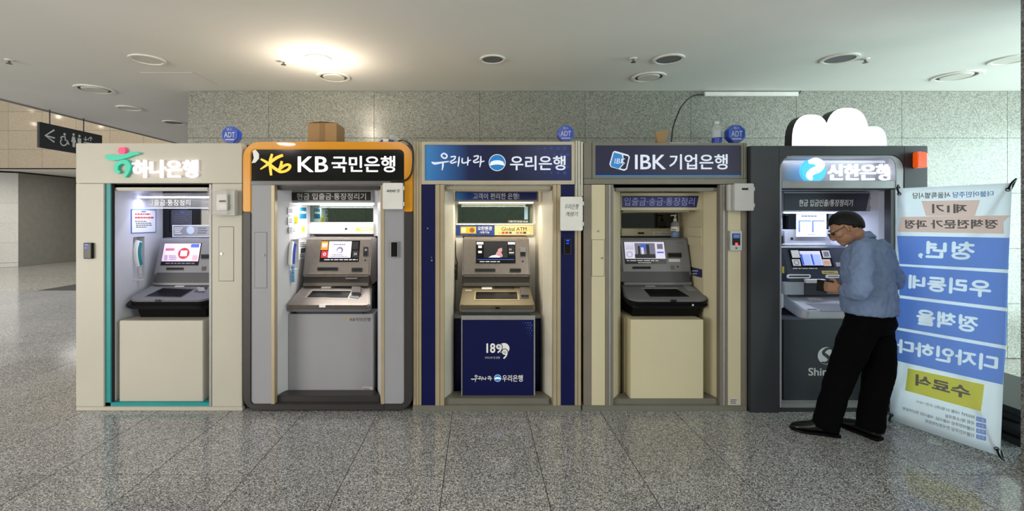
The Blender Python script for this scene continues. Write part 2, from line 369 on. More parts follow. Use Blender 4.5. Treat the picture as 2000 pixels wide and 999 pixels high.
# ceiling with its open left edge towards the atrium
ce = struct('ceiling', MB().box(-5.69, 9, -2.6, 12.5, 3.0, 3.3), PLASTER)
CEIL = PL((0, 0, 3.0), (1, 0, 0), (0, -1, 0))
hm = MB().pbox(CEIL, *CEIL.rect((304, 141, 402, 167)), -.002, .0035); part('access_hatch', hm, PLASTER, ce, .001)
a0, a1, b0, b1 = CEIL.rect((304, 141, 402, 167))
part('hatch_joint', MB().band(CEIL, [(a0-.004, b0-.004), (a1+.004, b0-.004), (a1+.004, b1+.004), (a0-.004, b1+.004)], [(a0, b0), (a1, b0), (a1, b1), (a0, b1)], 0, .001, True, False), mat('hatch_shadow_gap', '#8d8a84', .9), ce)
part('ceiling_edge_trim', MB().box(-5.72, -5.69, -2.6, 12.5, 2.985, 3.31), mat('edge_trim_grey', '#8f8c88', .6), ce)
# wall behind the viewer, seen only in the small mirrors
wf = struct('wall_front', MB().box(-5.2, 5.7, -2.9, -2.62, 0, 3.0), GROUT)
for k in range(9):
    for z0, z1 in zip(zs, zs[1:]):
        part('wall_panel', MB().box(-5.2+1.21*k+.002, -5.2+1.21*(k+1)-.002, -2.62, -2.605, z0+.002, z1-.002), WALLG, wf)
# granite pillar at the right edge
pi = struct('wall_right', MB().box(3.39, 4.2, 1.95, 2.88, 0, 3.0), PILG, .004)
part('baseboard', MB().box(3.382, 4.21, 1.94, 2.888, 0, .10), PILG, pi, .003)
# far hall on the left: upper polished beige wall, soffit, recess
wu = struct('wall_left', MB().box(-24, -4, 14.05, 14.3, 3.1, 9), GROUT)
for r in range(9):
    for k in range(17):
        x0 = -21.5+k*1.03; z0 = 3.1+r*.575
        if x0 > -16.8 and x0 < -7 and z0 < 6.6:
            part('stone_panel', MB().box(x0+.003, x0+1.027, 14.03, 14.05, z0+.003, z0+.572), BEIGE, wu)
part('upper_stone_field', MB().box(-24, -4, 14.04, 14.05, 6.56, 9), BEIGE, wu)
part('side_stone_field', MB().box(-7, -4, 14.04, 14.05, 3.1, 6.56), BEIGE, wu)
part('side_stone_field', MB().box(-24, -17.4, 14.04, 14.05, 3.1, 6.56), BEIGE, wu)
so = struct('trim_1', MB().box(-24, -4, 14.05, 18.2, 3.1, 3.2), PLASTER)
part('shadow_gap', MB().box(-24, -4, 17.1, 17.3, 3.05, 3.11), mat('cove_grey', '#6f6d6a', .7), so)
wr = struct('wall_recess', MB().box(-24, -4, 17.42, 17.7, 0, 3.15), GROUT)
for k in range(14):
    for z0, z1 in ((0, .12), (.14, .82), (.824, 1.43), (1.434, 2.45), (2.454, 3.05)):
        x0 = -19.55+1.27*k
        if -19.6 < x0 < -8: part('stone_panel', MB().box(x0+.004, x0+1.266, 17.39, 17.42, z0, z1), GREYST, wr)
# stone block in front of the recess
bx = [(-22, 10.2), (-14.95, 15.0), (-14.95, 17.4), (-22, 17.4)]
wl = struct('wall_block', MB().prism([(x, y, 0) for x, y in bx], [(x, y, 3.05) for x, y in bx]), mat('stone_joint', '#7d7a72', .7))
PBL = PL((-14.95, 15.0, 0), (7.05, 4.8, 0), (0, 0, 1))
for z0, z1 in ((.0, .13), (.14, .78), (.784, 1.42), (1.424, 2.06), (2.064, 3.04)):
    for k in range(5):
        part('stone_panel', MB().pbox(PBL, -1.2*(k+1)+.003, -1.2*k-.003, z0, z1, .0, .012), PALE, wl)
# cluster of small atrium lamps that the polished wall mirrors
mb = MB(); rd = random.Random(3)
for i in range(26):
    mb.ball((rd.uniform(-21, -11.5), rd.uniform(7.5, 9.5), rd.uniform(4.6, 7.2)), rd.uniform(.03, .07), seg=8)
o = bpy.data.objects.new('atrium_lamp_cluster', mb.mesh('atrium_lamp_cluster', emi('atrium_bulb', '#fff2dc', 40))); COL.objects.link(o)
o['kind'] = 'stuff'; o['label'] = 'small bright atrium lamps mirrored in the polished beige wall'; o['category'] = 'lamps'
# ------------------------------------------------------------------ things on the ceiling
LDISC = mat('lamp_disc_off', '#e4e1d8', .5, var=.02); LRIM = mat('lamp_rim', '#f0eee8', .45, var=.02); LMESH = mat('speaker_mesh', '#77777a', .6, var=.1, scale=150)
def ceil_lamp(px, py, kind, label, r=.165, grp=None):
    a, b = CEIL.px(px, py); c = CEIL.pt(a, b)
    t = thing('ceiling_speaker' if kind == 'mesh' else 'ceiling_downlight', label, 'speaker' if kind == 'mesh' else 'downlight', c, grp)
    part('rim', MB().ring(CEIL, a, b, r*.80, r, -.001, .012, 40).bevel(.003), LRIM, t, smooth=False)
    if kind == 'flat': part('disc', MB().disc(CEIL, a, b, r*.80, -.001, .005, 36), LDISC, t)
    elif kind == 'mesh': part('grille', MB().disc(CEIL, a, b, r*.80, -.001, .006, 36), LMESH, t)
    elif kind in ('deep', 'black'):
        part('recess', MB().disc(CEIL, a, b, r*.80, -.001, .002, 36), BLACK if kind == 'black' else mat('recess_shade', '#55524c', .6), t)
        part('disc', MB().disc(CEIL, a, b, r*.66, .0, .014, 36, top=.94), LDISC, t)
    return t
ceil_lamp(288, 116, 'flat', 'round flat unlit downlight beside the ceiling hatch', .145)
ceil_lamp(185, 174, 'deep', 'large recessed unlit downlight above the hanging black toilet sign', .185)
ceil_lamp(253, 211, 'flat', 'small flat unlit downlight between large recessed one and grey speaker', .145)
ceil_lamp(340, 239, 'mesh', 'grey mesh ceiling speaker farthest back near the wall corner', .15)
ceil_lamp(652, 150, 'deep', 'round unlit downlight just behind the glowing ceiling lamp', .165)
ceil_lamp(962, 115, 'mesh', 'round grey ceiling speaker above the third booth from the left', .115)
ceil_lamp(1306, 115, 'mesh', 'round grey ceiling speaker nearest the black ringed downlight', .135)
ceil_lamp(1267, 150, 'black', 'round downlight with a black recessed ring above the fourth booth', .165)
ceil_lamp(1640, 114, 'mesh', 'round grey ceiling speaker above the glowing roof sign', .145)
ceil_lamp(1868, 148, 'deep', 'large unlit recessed downlight near the right edge above the banner', .19)
ceil_lamp(1975, 116, 'flat', 'flat round downlight cut off by the right edge of the picture', .15)
# the one lamp that is on
a, b = CEIL.px(622, 114); c = CEIL.pt(a, b)
t = thing('ceiling_downlight', 'glowing warm ceiling lamp, the only one switched on', 'downlight', c)
part('rim', MB().ring(CEIL, a, b, .085, .115, -.001, .012, 36), LRIM, t)
part('bulb', MB().lathe(c, [(.075, .0), (.08, .02), (.07, .045), (.04, .065), (.002, .072)], 24, (0, 0, -1)), BULB, t, smooth=True)
l = bpy.data.lights.new('lit_downlight', 'POINT'); l.energy = 14; l.color = (1, .88, .70); l.shadow_soft_size = .06
lo = bpy.data.objects.new('lit_downlight', l); COL.objects.link(lo); lo.location = c+Vector((0, 0, -.28))
for px, py, lab in ((18, 117, 'small ceiling sprinkler head at the far left edge'), (554, 119, 'small ceiling sprinkler left of the glowing lamp'),
                    (1237, 114, 'small ceiling sprinkler left of the grey speaker above the fourth booth'), (1690, 115, 'small ceiling sprinkler right of the speaker above the roof sign')):
    a, b = CEIL.px(px, py); c = CEIL.pt(a, b)
    t = thing('sprinkler', lab, 'sprinkler', c, 'ceiling sprinklers')
    part('escutcheon', MB().lathe(c, [(.034, 0), (.03, .006), (.012, .01)], 20, (0, 0, -1)), LRIM, t)
    part('nozzle', MB().lathe(c, [(.009, .008), (.009, .03), (.022, .032), (.022, .036)], 14, (0, 0, -1)), mat('nozzle_metal', '#6d6a66', .4, .7), t)
# hanging direction sign
SX = -5.6
SG = PL((SX, 5.9, 0), (0, 1, 0), (0, 0, 1)); SG.n = Vector((1, 0, 0))
t = thing('hanging_sign', 'black hanging direction sign with white arrow and toilet symbols', 'sign', (SX, 6.35, 2.5))
y0, _ = SG.px(78, 262); y1, _ = SG.px(200, 262); _, zb = SG.px(78, 288); _, zt = SG.px(78, 238)
part('panel', MB().box(SX-.04, SX, SG.o.y+y0, SG.o.y+y1, zb, zt), mat('sign_black', '#131418', .45), t, .004)
for px in (100, 166):
    yy = SG.o.y+SG.px(px, 262)[0]
    part('rod', MB().tube([(SX-.02, yy, zt), (SX-.02, yy, 3.0)], .007, 8, False), DGREY, t)
W = WPRINT
part('arrow_symbol', MB().stroke(SG, [(106, 278), (88, 265), (106, 254)], 2.6, .0, .002, smooth=False).stroke(SG, [(89, 265.2), (107, 270)], 2.6, .0005, .0025, smooth=False), W, t)
wc = MB().discpx(SG, 126, 262.5, 2.3, 0, .002, 12)
wc.stroke(SG, [(118, 270), (121, 267), (127, 267.5), (127.5, 274), (131, 275), (134.5, 283)], 2.4, 0, .002, smooth=False)
wc.stroke(SG, [(121, 271.5), (118, 276), (119.5, 282), (124, 284.5), (129, 282.5), (131, 278.5)], 2, .0005, .0025)
part('wheelchair_symbol', wc, W, t)
ps = MB().discpx(SG, 143.5, 263, 2.3, 0, .002, 12); ps.polypx(SG, [(141, 266.5), (146, 267.5), (148.5, 279), (146.5, 279), (146.5, 288), (141.5, 287), (141.5, 278), (139, 277)], 0, .002)
ps.discpx(SG, 155, 266, 2.3, 0, .002, 12); ps.polypx(SG, [(151.5, 269.5), (158.5, 271), (158.5, 281), (157, 281), (157, 290), (152.5, 289), (152.5, 280), (151.5, 280)], 0, .002)
part('toilet_symbol', ps, W, t)
el = MB().stroke(SG, [(167, 267), (167, 274)], 1.4, 0, .002, smooth=False).stroke(SG, [(163.5, 271), (167, 275), (170, 272)], 1.4, .0005, .0025, smooth=False)
el.stroke(SG, [(172, 275), (172.5, 271), (177, 268), (177, 276)], 1.4, 0, .002, smooth=False).stroke(SG, [(174, 270.5), (177, 267.5), (180, 272)], 1.4, .0005, .0025, smooth=False)
el.stroke(SG, [(164, 282), (164, 278), (180, 280.5), (180, 290)], 1.6, .0, .002, smooth=False)
part('lift_symbol', el, W, t)
# cable duct on the granite wall
PW = FPL(5.165)
single('cable_duct', MB().rect(PW, (1374, 181, 1556, 189), .001, .035), WHITE, 'white plastic cable duct fixed high on the granite wall', 'cable duct', PW.pt(*PW.px(1465, 189)), .004)
pc = lambda px, py, d: (X(px, d), d, Z(py, d))
single('wall_cable', MB().tube([pc(1374, 185, 5.13), pc(1352, 188, 5.12), pc(1332, 207, 5.08), pc(1321, 230, 5.0), pc(1314, 252, 4.85), pc(1312, 272, 4.6), pc(1311, 276, 4.5)], .007, 8), CABLE, 'black cable curving down from the white duct to a booth roof', 'cable', pc(1311, 276, 4.5), smooth=True)
single('duct_end_cable', MB().tube([pc(1556, 186, 5.14), pc(1561, 182, 5.14), pc(1564, 178, 5.15)], .006, 6), CABLE, 'short black cable leaving the right end of the white duct', 'cable', pc(1564, 178, 5.15), smooth=True)
# stack of dark boards behind the banner
for k in range(5):
    z = .001+k*.052; dx = (.0, .03, -.02, .02, .0)[k]
    single('dark_board', MB().box(3.72+dx, 4.5+dx, 3.15+dx, 3.95, z, z+.045), mat('dark_board', '#232326', .5), ('lowest', 'second lowest', 'middle', 'second highest', 'topmost')[k]+' thin dark board in the low stack between banner and pillar', 'board', (4.1, 3.55, z), .004, group='stacked dark boards')
# ================================================================== booths and cash machines
def shell(root, x0, x1, ytop, m, d0=3.805, d1=4.95):
    zt = Z(ytop, 3.8); a, b = X(x0, 3.8)+.004, X(x1, 3.8)-.004
    part('side_panel', MB().box(a, a+.025, d0, d1, .012, zt), m, root); part('side_panel', MB().box(b-.025, b, d0, d1, .012, zt), m, root)
    part('roof_panel', MB().box(a+.025, b-.025, d0, d1, zt-.025, zt), m, root); part('rear_panel', MB().box(a+.025, b-.025, d1-.02, d1, .012, zt-.025), m, root)
def interior(root, xl, xr, zt, dback, ms, mb_, spl=.065, spr=.065, dsp=3.95, zfloor=.02, niche=None, atm=None, ztb=1.40):
    """splayed jambs, side walls, inner ceiling and a rear wall that leaves room for the machine"""
    d0 = 3.80
    for sgn, x, sp in ((1, xl, spl), (-1, xr, spr)):
        pr = [(x-sgn*.02, d0), (x, d0), (x+sgn*sp, dsp), (x+sgn*(sp-.02), dsp)]
        part('splayed_jamb', MB().prism([(p, q, zfloor) for p, q in pr], [(p, q, zt) for p, q in pr]), ms, root)
        xi = x+sgn*sp; xo = xi-sgn*.02; lo, hi = min(xi, xo), max(xi, xo); w_ = MB()
        if niche and sgn == 1:
            n0, n1, z0, z1 = niche
            w_.box(lo, hi, dsp, n0, zfloor, zt).box(lo, hi, n1, dback, zfloor, zt).box(lo, hi, n0, n1, zfloor, z0).box(lo, hi, n0, n1, z1, zt)
            w_.box(lo-.055, lo-.05, n0-.01, n1+.01, z0-.01, z1+.01).box(lo-.05, lo, n0-.01, n0, z0-.01, z1+.01).box(lo-.05, lo, n1, n1+.01, z0-.01, z1+.01).box(lo-.05, lo, n0, n1, z0-.01, z0).box(lo-.05, lo, n0, n1, z1, z1+.01)
        else: w_.box(lo, hi, dsp, dback, zfloor, zt)
        part('inner_wall', w_, ms, root)
    part('inner_ceiling', MB().box(xl-.02, xr+.02, d0+.0, dback, zt, zt+.02), ms, root)
    r = MB().box(xl+spl-.02, xr-spr+.02, dback, dback+.02, ztb, zt)
    if atm: r.box(xl+spl-.02, atm[0], dback, dback+.02, zfloor, ztb).box(atm[1], xr-spr+.02, dback, dback+.02, zfloor, ztb)
    part('inner_rear_wall', r, mb_, root)
    return PL((xl+spl, 0, 0), (0, 1, 0), (0, 0, 1)), PL((xr-spr, 0, 0), (0, -1, 0), (0, 0, 1))
def flipn(pl, n): pl.n = Vector(n); return pl
def lock(root, pl, px, py, r=2.4): part('lock', MB().discpx(pl, px, py, r, 0, .008, 16, top=.8), CHROME, root)
def door(root, pl, q, m, lk):
    a0, a1, b0, b1 = pl.rect(q); g = .0035
    dd = part('service_door', MB().pbox(pl, a0+g, a1-g, b0+g, b1-g, 0, .003).bevel(.001, 1), m, root)
    part('door_joint', MB().band(pl, [(a0, b0), (a1, b0), (a1, b1), (a0, b1)], [(a0+g, b0+g), (a1-g, b0+g), (a1-g, b1-g), (a0+g, b1-g)], 0, .0008, True, False), mat('joint_line', '#6c6a66', .8), dd)
    part('lock', MB().discpx(pl, *lk, 2.3, .003, .011, 16, top=.8), CHROME, dd)
def deck_outline(x0f, x1f, x0b, x1b, L, r, n=6):
    """deck outline in its plane: b=0 front edge, b=L rear edge; rounded front corners"""
    return arc(x0f+r, r, r, 180, 270, n)+arc(x1f-r, r, r, 270, 360, n)+[(x1b, L), (x0b, L)]
def atm(name, label, xc, wm, kind, cols, mon=(4.10, 1.055, 4.22, 1.392), deck=(3.86, .83, 4.12, .96), wdf=.62, wdb=.60, rc=.05, lip=.05, apron=None, body_to=4.86, zlow=.75):
    t = thing(name, label, 'cash machine', (xc, 4.3, 0.02))
    housing, throat, deckm, lipm, apm = cols
    d0, z0, d1, z1 = mon; h = wm/2
    # upper fascia: profile extruded sideways
    pr = [(d0, z0), (d1, z1), (d1+.05, z1+.006), (body_to-.45, z1+.004), (body_to-.45, z0-.1), (d0+.10, z0-.1), (d0+.03, z0-.03)]
    mo = part('monitor_housing', MB().prism([(xc-h, p, q) for p, q in pr], [(xc+h, p, q) for p, q in pr]).bevel(.012, 3, .4), housing, t)
    MP = PL((xc, d0, z0), (1, 0, 0), (0, d1-d0, z1-z0))
    # deck
    e0, y0, e1, y1 = deck; DP = PL((xc, e0, y0), (1, 0, 0), (0, e1-e0, y1-y0)); L = math.hypot(e1-e0, y1-y0)
    # throat between fascia and deck
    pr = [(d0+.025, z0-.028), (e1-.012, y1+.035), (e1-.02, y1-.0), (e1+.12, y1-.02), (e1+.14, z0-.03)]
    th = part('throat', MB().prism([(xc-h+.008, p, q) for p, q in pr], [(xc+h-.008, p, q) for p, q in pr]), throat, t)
    part('throat_strip', MB().box(xc-h+.008, xc+h-.008, e1-.03, e1-.006, y1+.004, y1+.030).bevel(.006), housing if kind != 'b' else MGREY, t)
    ol = deck_outline(-wdf/2, wdf/2, -wdb/2, wdb/2, L+.03, rc)
    de = part('deck', MB().poly(DP, ol, -lip, 0).bevel(.008, 2), deckm, t)
    ol2 = deck_outline(-wdf/2-.006, wdf/2+.006, -wdb/2-.006, wdb/2+.006, L+.03, rc)
    part('deck_edge', MB().poly(DP, ol2, -lip-.028, -lip+.008).bevel(.006, 2), lipm, t)
    ya = y0-lip-.02
    w2 = wdb/2-.02
    part('apron', MB().prism([(xc-w2, e0+.05, ya), (xc+w2, e0+.05, ya), (xc+w2, e1+.2, ya+.05), (xc-w2, e1+.2, ya+.05)], [(xc-w2+.01, e0+.10, zlow), (xc+w2-.01, e0+.10, zlow), (xc+w2-.01, e1+.2, zlow), (xc-w2+.01, e1+.2, zlow)]), apm, t)
    part('machine_body', MB().box(xc-h+.02, xc+h-.02, e1+.1, body_to, .06, z0-.12), DGREY, t)
    return t, MP, DP, mo, de
def screen(parent, pl, q, items, bez=2.0):
    x0, y0, x1, y1 = q
    s = slab(parent, 'screen', pl, q, DSCREEN, -.002, .0025)
    for name, r, m in items:
        slab(s, name, pl, r, m, .0026, .0034)
    return s
def slot(parent, pl, q, bez, name='card_slot', bm=DGREY, depth=.008):
    x0, y0, x1, y1 = q
    b = part('slot_bezel', MB().polypx(pl, rr(x0-bez, y0-bez, x1+bez, y1+bez, min(bez*1.2, (y1-y0)/2+bez-.2), 4), -.002, depth*.6).bevel(.0015, 1), bm, parent)
    slab(b, name, pl, q, GAP, depth*.5, depth*.72)
    return b
def textlines(parent, pl, q, n, m, c=.003, seed=1, name='print_line'):
    rd = random.Random(seed); x0, y0, x1, y1 = q; h = (y1-y0)/n; mb = MB()
    for i in range(n):
        xx = x0+rd.uniform(0, .08)*(x1-x0); e = x0+(x1-x0)*rd.uniform(.6, 1)
        while xx < e-1:
            w_ = rd.uniform(.06, .16)*(x1-x0); mb.rect(pl, (xx, y0+h*(i+.25), min(xx+w_, e), y0+h*(i+.7)), c, c+.0006); xx += w_+.025*(x1-x0)
    return part(name, mb, m, parent)
def handset(label, pl, pts, wd, back, front, cordm, cord, grp='intercom handsets'):
    o = pl.pt(*pl.px(*pts[-1]), .02)
    t = thing('intercom_handset', label, 'handset', o, grp)
    part('grip', MB().stroke(pl, pts, wd, .004, .03).bevel(.005), back, t)
    part('grip_inlay', MB().stroke(pl, [(p[0]+wd*.1, p[1]*.9+pts[len(pts)//2][1]*.1) for p in pts], wd*.5, .03, .034), front, t)
    rd = random.Random(5); path = []
    n = 26; x0, y0, x1, y1, amp = cord
    for i in range(n):
        f = i/(n-1); q = pl.px(x0+(x1-x0)*f+amp*math.sin(i*2.2), y0+(y1-y0)*f); path.append(pl.pt(q[0], q[1], .02+.012*math.cos(i*2.2)))
    part('coiled_cord', MB().tube(path, .004, 6), cordm, t, smooth=True)
    return t
# ------------------------------------------------------------------ booth 1: ivory with teal strip
b1 = thing('bank_booth', 'ivory bank booth with teal strip and glowing white letters', 'booth', (X(311), 4.3, 0), 'bank booths')
F1 = FRONT
shell(b1, 148, 473, 281, IVORY)
slab(b1, 'header_panel', F1, (148, 280, 473, 358.3), IVORY, -.04, 0, .003)
slab(b1, 'front_panel', F1, (148, 359.2, 203, 795), IVORY, -.04, 0, .003); slab(b1, 'front_panel', F1, (414, 359.2, 473, 795), IVORY, -.04, 0, .003)
slab(b1, 'base_strip', F1, (150, 795.2, 474, 802.5), IVORY, -.04, .006, .002)
slab(b1, 'teal_strip', FPL(3.775), (203.2, 359, 216, 794), TEAL, -.02, 0); slab(b1, 'door_track', FPL(3.79), (216, 359, 222.5, 794), GAP, -.01, 0)
slab(b1, 'track_rail', FPL(3.785), (215.5, 359, 218, 794), ALU, -.006, 0)
slab(b1, 'jamb_trim', FPL(3.77), (408, 360, 413.5, 794), ALU, -.03, 0, .003)
slab(b1, 'threshold', FPL(3.775), (204, 787, 414, 795), TEAL, -.18, 0)
slab(b1, 'shutter_gap', FPL(3.80), (217, 358, 411, 366), GAP, -.02, 0); slab(b1, 'shutter_housing', FPL(3.81), (222, 365, 408, 373), IVORY, -.05, .006, .008)
wl1, wr1 = interior(b1, -3.0, X(410, 3.80), Z(366, 3.8), 4.39, WALLIN, DARKGLASS, 0.0, .0, 3.95, .03, (4.01, 4.15, 1.02, 1.407), (-2.905, -2.295), 1.395)
flipn(wl1, (1, 0, 0))
door(b1, F1, (427, 443, 457, 550), IVORY, (433.5, 496))
PH = FPL(4.0)
slab(b1, 'glass_header', PH, (252, 377, 409, 408), PANE, -.006, 0); slab(b1, 'glass_edge', PH, (286, 406.2, 409, 407.4), emi('edge_lit_glass', '#d8dcff', 1.0), -.006, .001)
txt(b1, '입출금·통장정리', PH, (289, 390, 372, 402), SILVERPR, .001, .01)
inner_lamp(b1, 'lamp_tube', FPL(4.06), (262, 384, 408, 387), TUBEC, 3.2, (.72, .76, 1))
fr = slab(b1, 'notice', wl1, (255.5, 409.5, 304.5, 455.5), BLUEINK, 0, .003)
slab(fr, 'notice_sheet', wl1, (257, 411, 303, 454), PAPER, .003, .004)
textlines(fr, wl1, (262, 415.5, 299, 429), 2, REDINK, .0045, 3); textlines(fr, wl1, (262, 431, 299, 446), 4, INK, .0045, 4); slab(fr, 'notice_tag', wl1, (275, 412.5, 284, 415), BLUEINK, .0042, .0046)
RB = FPL(4.388)
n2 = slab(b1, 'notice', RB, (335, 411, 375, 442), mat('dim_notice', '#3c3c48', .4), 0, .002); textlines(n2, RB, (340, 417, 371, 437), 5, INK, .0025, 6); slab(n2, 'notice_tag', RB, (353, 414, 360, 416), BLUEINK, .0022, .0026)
pn = slab(b1, 'card_information_plate', FPL(4.36), (337, 440, 420, 463), mat('grey_plate', '#8a8a8c', .45), -.02, 0, label='grey plate with white border'); PG = FPL(4.36)
part('plate_border', MB().band(PG, [(337, 440), (420, 440), (420, 463), (337, 463)], [(338.3, 441.3), (418.7, 441.3), (418.7, 461.7), (338.3, 461.7)], 0, .0015, True), WPRINT, pn)
textlines(pn, PG, (340, 444, 357, 458), 4, WPRINT, .001, 8); part('plate_emblem', MB().discpx(PG, 372, 450, 7.5, 0, .001, 24), mat('pale_blue_print', '#b7c4dd', .5), pn); textlines(pn, PG, (386, 444, 408, 458), 3, INK, .001, 9)
# logo and letters
lg = MB().stroke(F1, [(211, 306), (222, 309), (236, 308.5), (252, 305), (262, 301.5), (277, 300.5)], [7, 11, 10, 8.5, 8, 2], .006, .026)
lg.stroke(F1, [(239, 336), (234, 336.5), (231, 331), (233, 323), (241, 317.5), (250, 318), (254, 325), (252.5, 336), (248, 347)], [3, 7, 8, 7.5, 7.5, 9.5, 10, 8, 3], .006, .026)
part('logo_sweep', lg.bevel(.002, 1), LETTEAL, b1)
part('logo_ball', MB().discpx(F1, 242, 295.5, 7.2, .006, .026, 28), LETPINK, b1)
txt(b1, '하나은행', F1, (262.5, 313.5, 389, 348), LETW, .008, .016, .022, name='glowing_lettering')
# its machine
HB = (MGREY, DGREY, MGREY, BLACK, BLACK)
t, MP, DP, mo, de = atm('cash_machine', 'grey cash machine with rounded deck and pink screen in the ivory booth', -2.60, .61, 'b', HB, (4.12, 1.06, 4.21, 1.385), (3.85, .885, 4.13, .972), .70, .62, .10, .022, zlow=.70)
t['group'] = 'cash machines'
screen(mo, MP, (317.5, 475, 391, 519), [('screen_page', (319, 476, 390, 511), SCRP), ('screen_panel', (324, 485.5, 341, 490), SCRR), ('screen_panel', (324, 491, 341, 497), SCRW), ('screen_panel', (373.5, 477, 389.5, 484), SCRB), ('screen_panel', (374, 487, 389, 496), SCRW), ('screen_panel', (376, 499, 386, 509), SCRO), ('screen_panel', (321, 499, 328, 509), SCRG)])
part('screen_picture', MB().discpx(MP, 359.5, 495.5, 11, .0035, .0042, 24), SCRR, mo); slab(mo, 'screen_picture_figures', MP, (353, 490, 366, 501), SCRW, .0043, .005)
textlines(mo, MP, (330, 499, 347, 509), 3, SCRG, .0036, 11); textlines(mo, MP, (321, 513, 390, 517), 1, SCRG, .0036, 12)
slot(mo, MP, (326, 524, 358, 527), 1.2, bm=DGREY); slot(mo, MP, (394, 498.5, 412, 505), 1.5); slab(mo, 'code_reader', MP, (394, 521, 402.5, 529), mat('brown_window', '#4a3c3a', .3), 0, .003)
slab(mo, 'lower_throat_band', MP, (305, 533, 425, 553), DGREY, -.01, .004)
part('display', MB().polypx(DP, [(285, 579.5), (319, 563.5), (378, 566), (353, 581)], -.002, .001), DSCREEN, de); part('display_bezel', MB().band(DP, [(282, 580.5), (318, 562.5), (381, 564.5), (354, 582)], [(285, 579.5), (319, 563.5), (378, 566), (353, 581)], 0, .003, True), mat('deck_bezel', '#5a5a60', .35, .3), de)
kp = part('keypad', MB().polypx(DP, [(379, 571), (392, 561), (406, 562), (397, 572)], 0, .004), DGREY, de)
mb = MB()
for i in range(4):
    for j in range(3):
        x, y = 384+i*3.6+j*-1.2+4, 569-i*0-j*2.6; mb.rect(DP, (x, y-.8, x+2.4, y+.8), .004, .008)
part('keys', mb, SILVERPR, kp)
slab(de, 'passbook_insert', DP, (343, 557, 361, 560.5), WPRINT, 0, .002); part('deck_sensor', MB().rect(FPL(3.845), (304, 585.5, 313, 590), 0, .006), BLACK, de)
q = deck_outline(-.39, .38, -.32, .32, .3, .12); part('under_tray', MB().poly(PL((-2.60, 3.835, .838), (1, 0, 0), (0, .28, .06)), q, -.028, 0).bevel(.008), BLACK, t)
lc = part('lower_cabinet', MB().box(X(233, 3.8), X(396.5, 3.8), 3.80, 4.25, Z(785, 3.8), Z(627, 3.8)), IVORY, t, .004)
part('side_filler', MB().box(-2.99, X(233, 3.8)-.001, 3.93, 4.2, .06, Z(627, 3.8)-.01), IVORY, t)
handset('teal and white intercom handset in the ivory booth', wl1, [(267.5, 471), (264.5, 485), (264.5, 500), (268, 520)], 10, WPRINT, TEAL, WHITE, (268, 522, 270, 545, 2.2)).__setitem__('category', 'handset')
# ------------------------------------------------------------------ booth 2: orange and charcoal rounded frame
b2 = thing('bank_booth', 'grey bank booth with rounded orange top frame and black sign', 'booth', (X(640), 4.3, 0), 'bank booths')
shell(b2, 480, 800, 283, CHAR)
q = FPL(3.74)
ot = [(474, 414), (474, 340)]+arc(506, 309, 32, 180, 270)+arc(774, 309, 32, 270, 360)+[(806, 340), (806, 414)]
it = [(490, 414), (490, 340)]+arc(500, 302, 10, 180, 270)+arc(779, 302, 10, 270, 360)+[(789, 340), (789, 414)]
part('orange_frame', MB().band(q, ot, it, -.10, 0).bevel(.006, 2, .6), ORANGE, b2)
ob = [(474, 415), (474, 740)]+arc(502, 774, 28, 180, 90)+arc(778, 774, 28, 90, 0)+[(806, 740), (806, 415)]
ib = [(490, 415), (490, 740)]+arc(497, 783, 7, 180, 90)+arc(782, 783, 7, 90, 0)+[(789, 740), (789, 415)]
part('charcoal_frame', MB().band(q, ob, ib, -.10, 0).bevel(.005, 2, .6), CHAR, b2)
F2 = FPL(3.75)
sg = slab(b2, 'sign_panel', F2, (489, 291, 790, 354), GLOSSBLK, -.05, 0)
slab(b2, 'sign_sill', F2, (489, 354, 790, 361.5), mat('grey_sill', '#6a6769', .4, .3), -.06, .012, .003)
part('torn_film', MB().polypx(F2, [(493, 292), (500, 293), (506, 301), (506, 310), (499, 318), (492, 319), (496, 309)], 0, .003), WPRINT, sg)
k = MB()
k.stroke(F2, [(509, 331), (524, 321), (540, 309), (553, 303.5)], [2, 5, 6, 5], .001, .006).stroke(F2, [(532, 301), (528, 318), (530, 343)], [4, 6, 4], .0012, .0065).stroke(F2, [(510, 311), (522, 318), (538, 330), (548, 336)], [3, 5.5, 6, 6], .0014, .007)
k.stroke(F2, [(551, 315), (548.5, 326), (546, 335), (555, 335.5), (564, 331), (567, 324.5), (562, 322), (554, 325), (549, 330)], [4.5, 5, 5.5, 5, 5, 5, 5, 5, 4], .0016, .0075)
part('star_logo', k, LETKY, sg)
txt(sg, 'KB', F2, (582, 306, 641, 336.5), LETKB, .002, .012, .004, name='glowing_lettering'); txt(sg, '국민은행', F2, (648, 305, 772, 337), LETKB, .002, .018, .004, name='glowing_lettering')
slab(b2, 'front_panel', F2, (490, 361.5, 530, 789), KBGREY, -.045, 0); slab(b2, 'front_panel', F2, (751, 361.5, 789.5, 789), KBGREY, -.045, 0)
slab(b2, 'jamb_profile', F2, (530, 362, 537, 790), CHAMP, -.05, .006, .003); slab(b2, 'jamb_profile', F2, (744, 362, 751, 790), CHAMP, -.05, .006, .003)
door(b2, F2, (497, 453.5, 522, 563.5), KBGREY, (516.5, 498.5))
slab(b2, 'bottom_bar', FPL(3.735), (526, 791, 750, 801.5), CHAR, -.06, 0, .003)
slab(b2, 'shutter_housing', FPL(3.80), (538, 361.5, 743.5, 371), mat('dark_brown_housing', '#3d3735', .5), -.08, .01, .01)
wl2, wr2 = interior(b2, X(538, 3.8), X(743, 3.8), Z(364, 3.8), 4.44, WALLIN, WALLIN, .055, .055, 3.95, .03, (3.965, 4.15, 1.12, 1.385), (-1.565, -.955), 1.40)
flipn(wl2, (1, 0, 0))
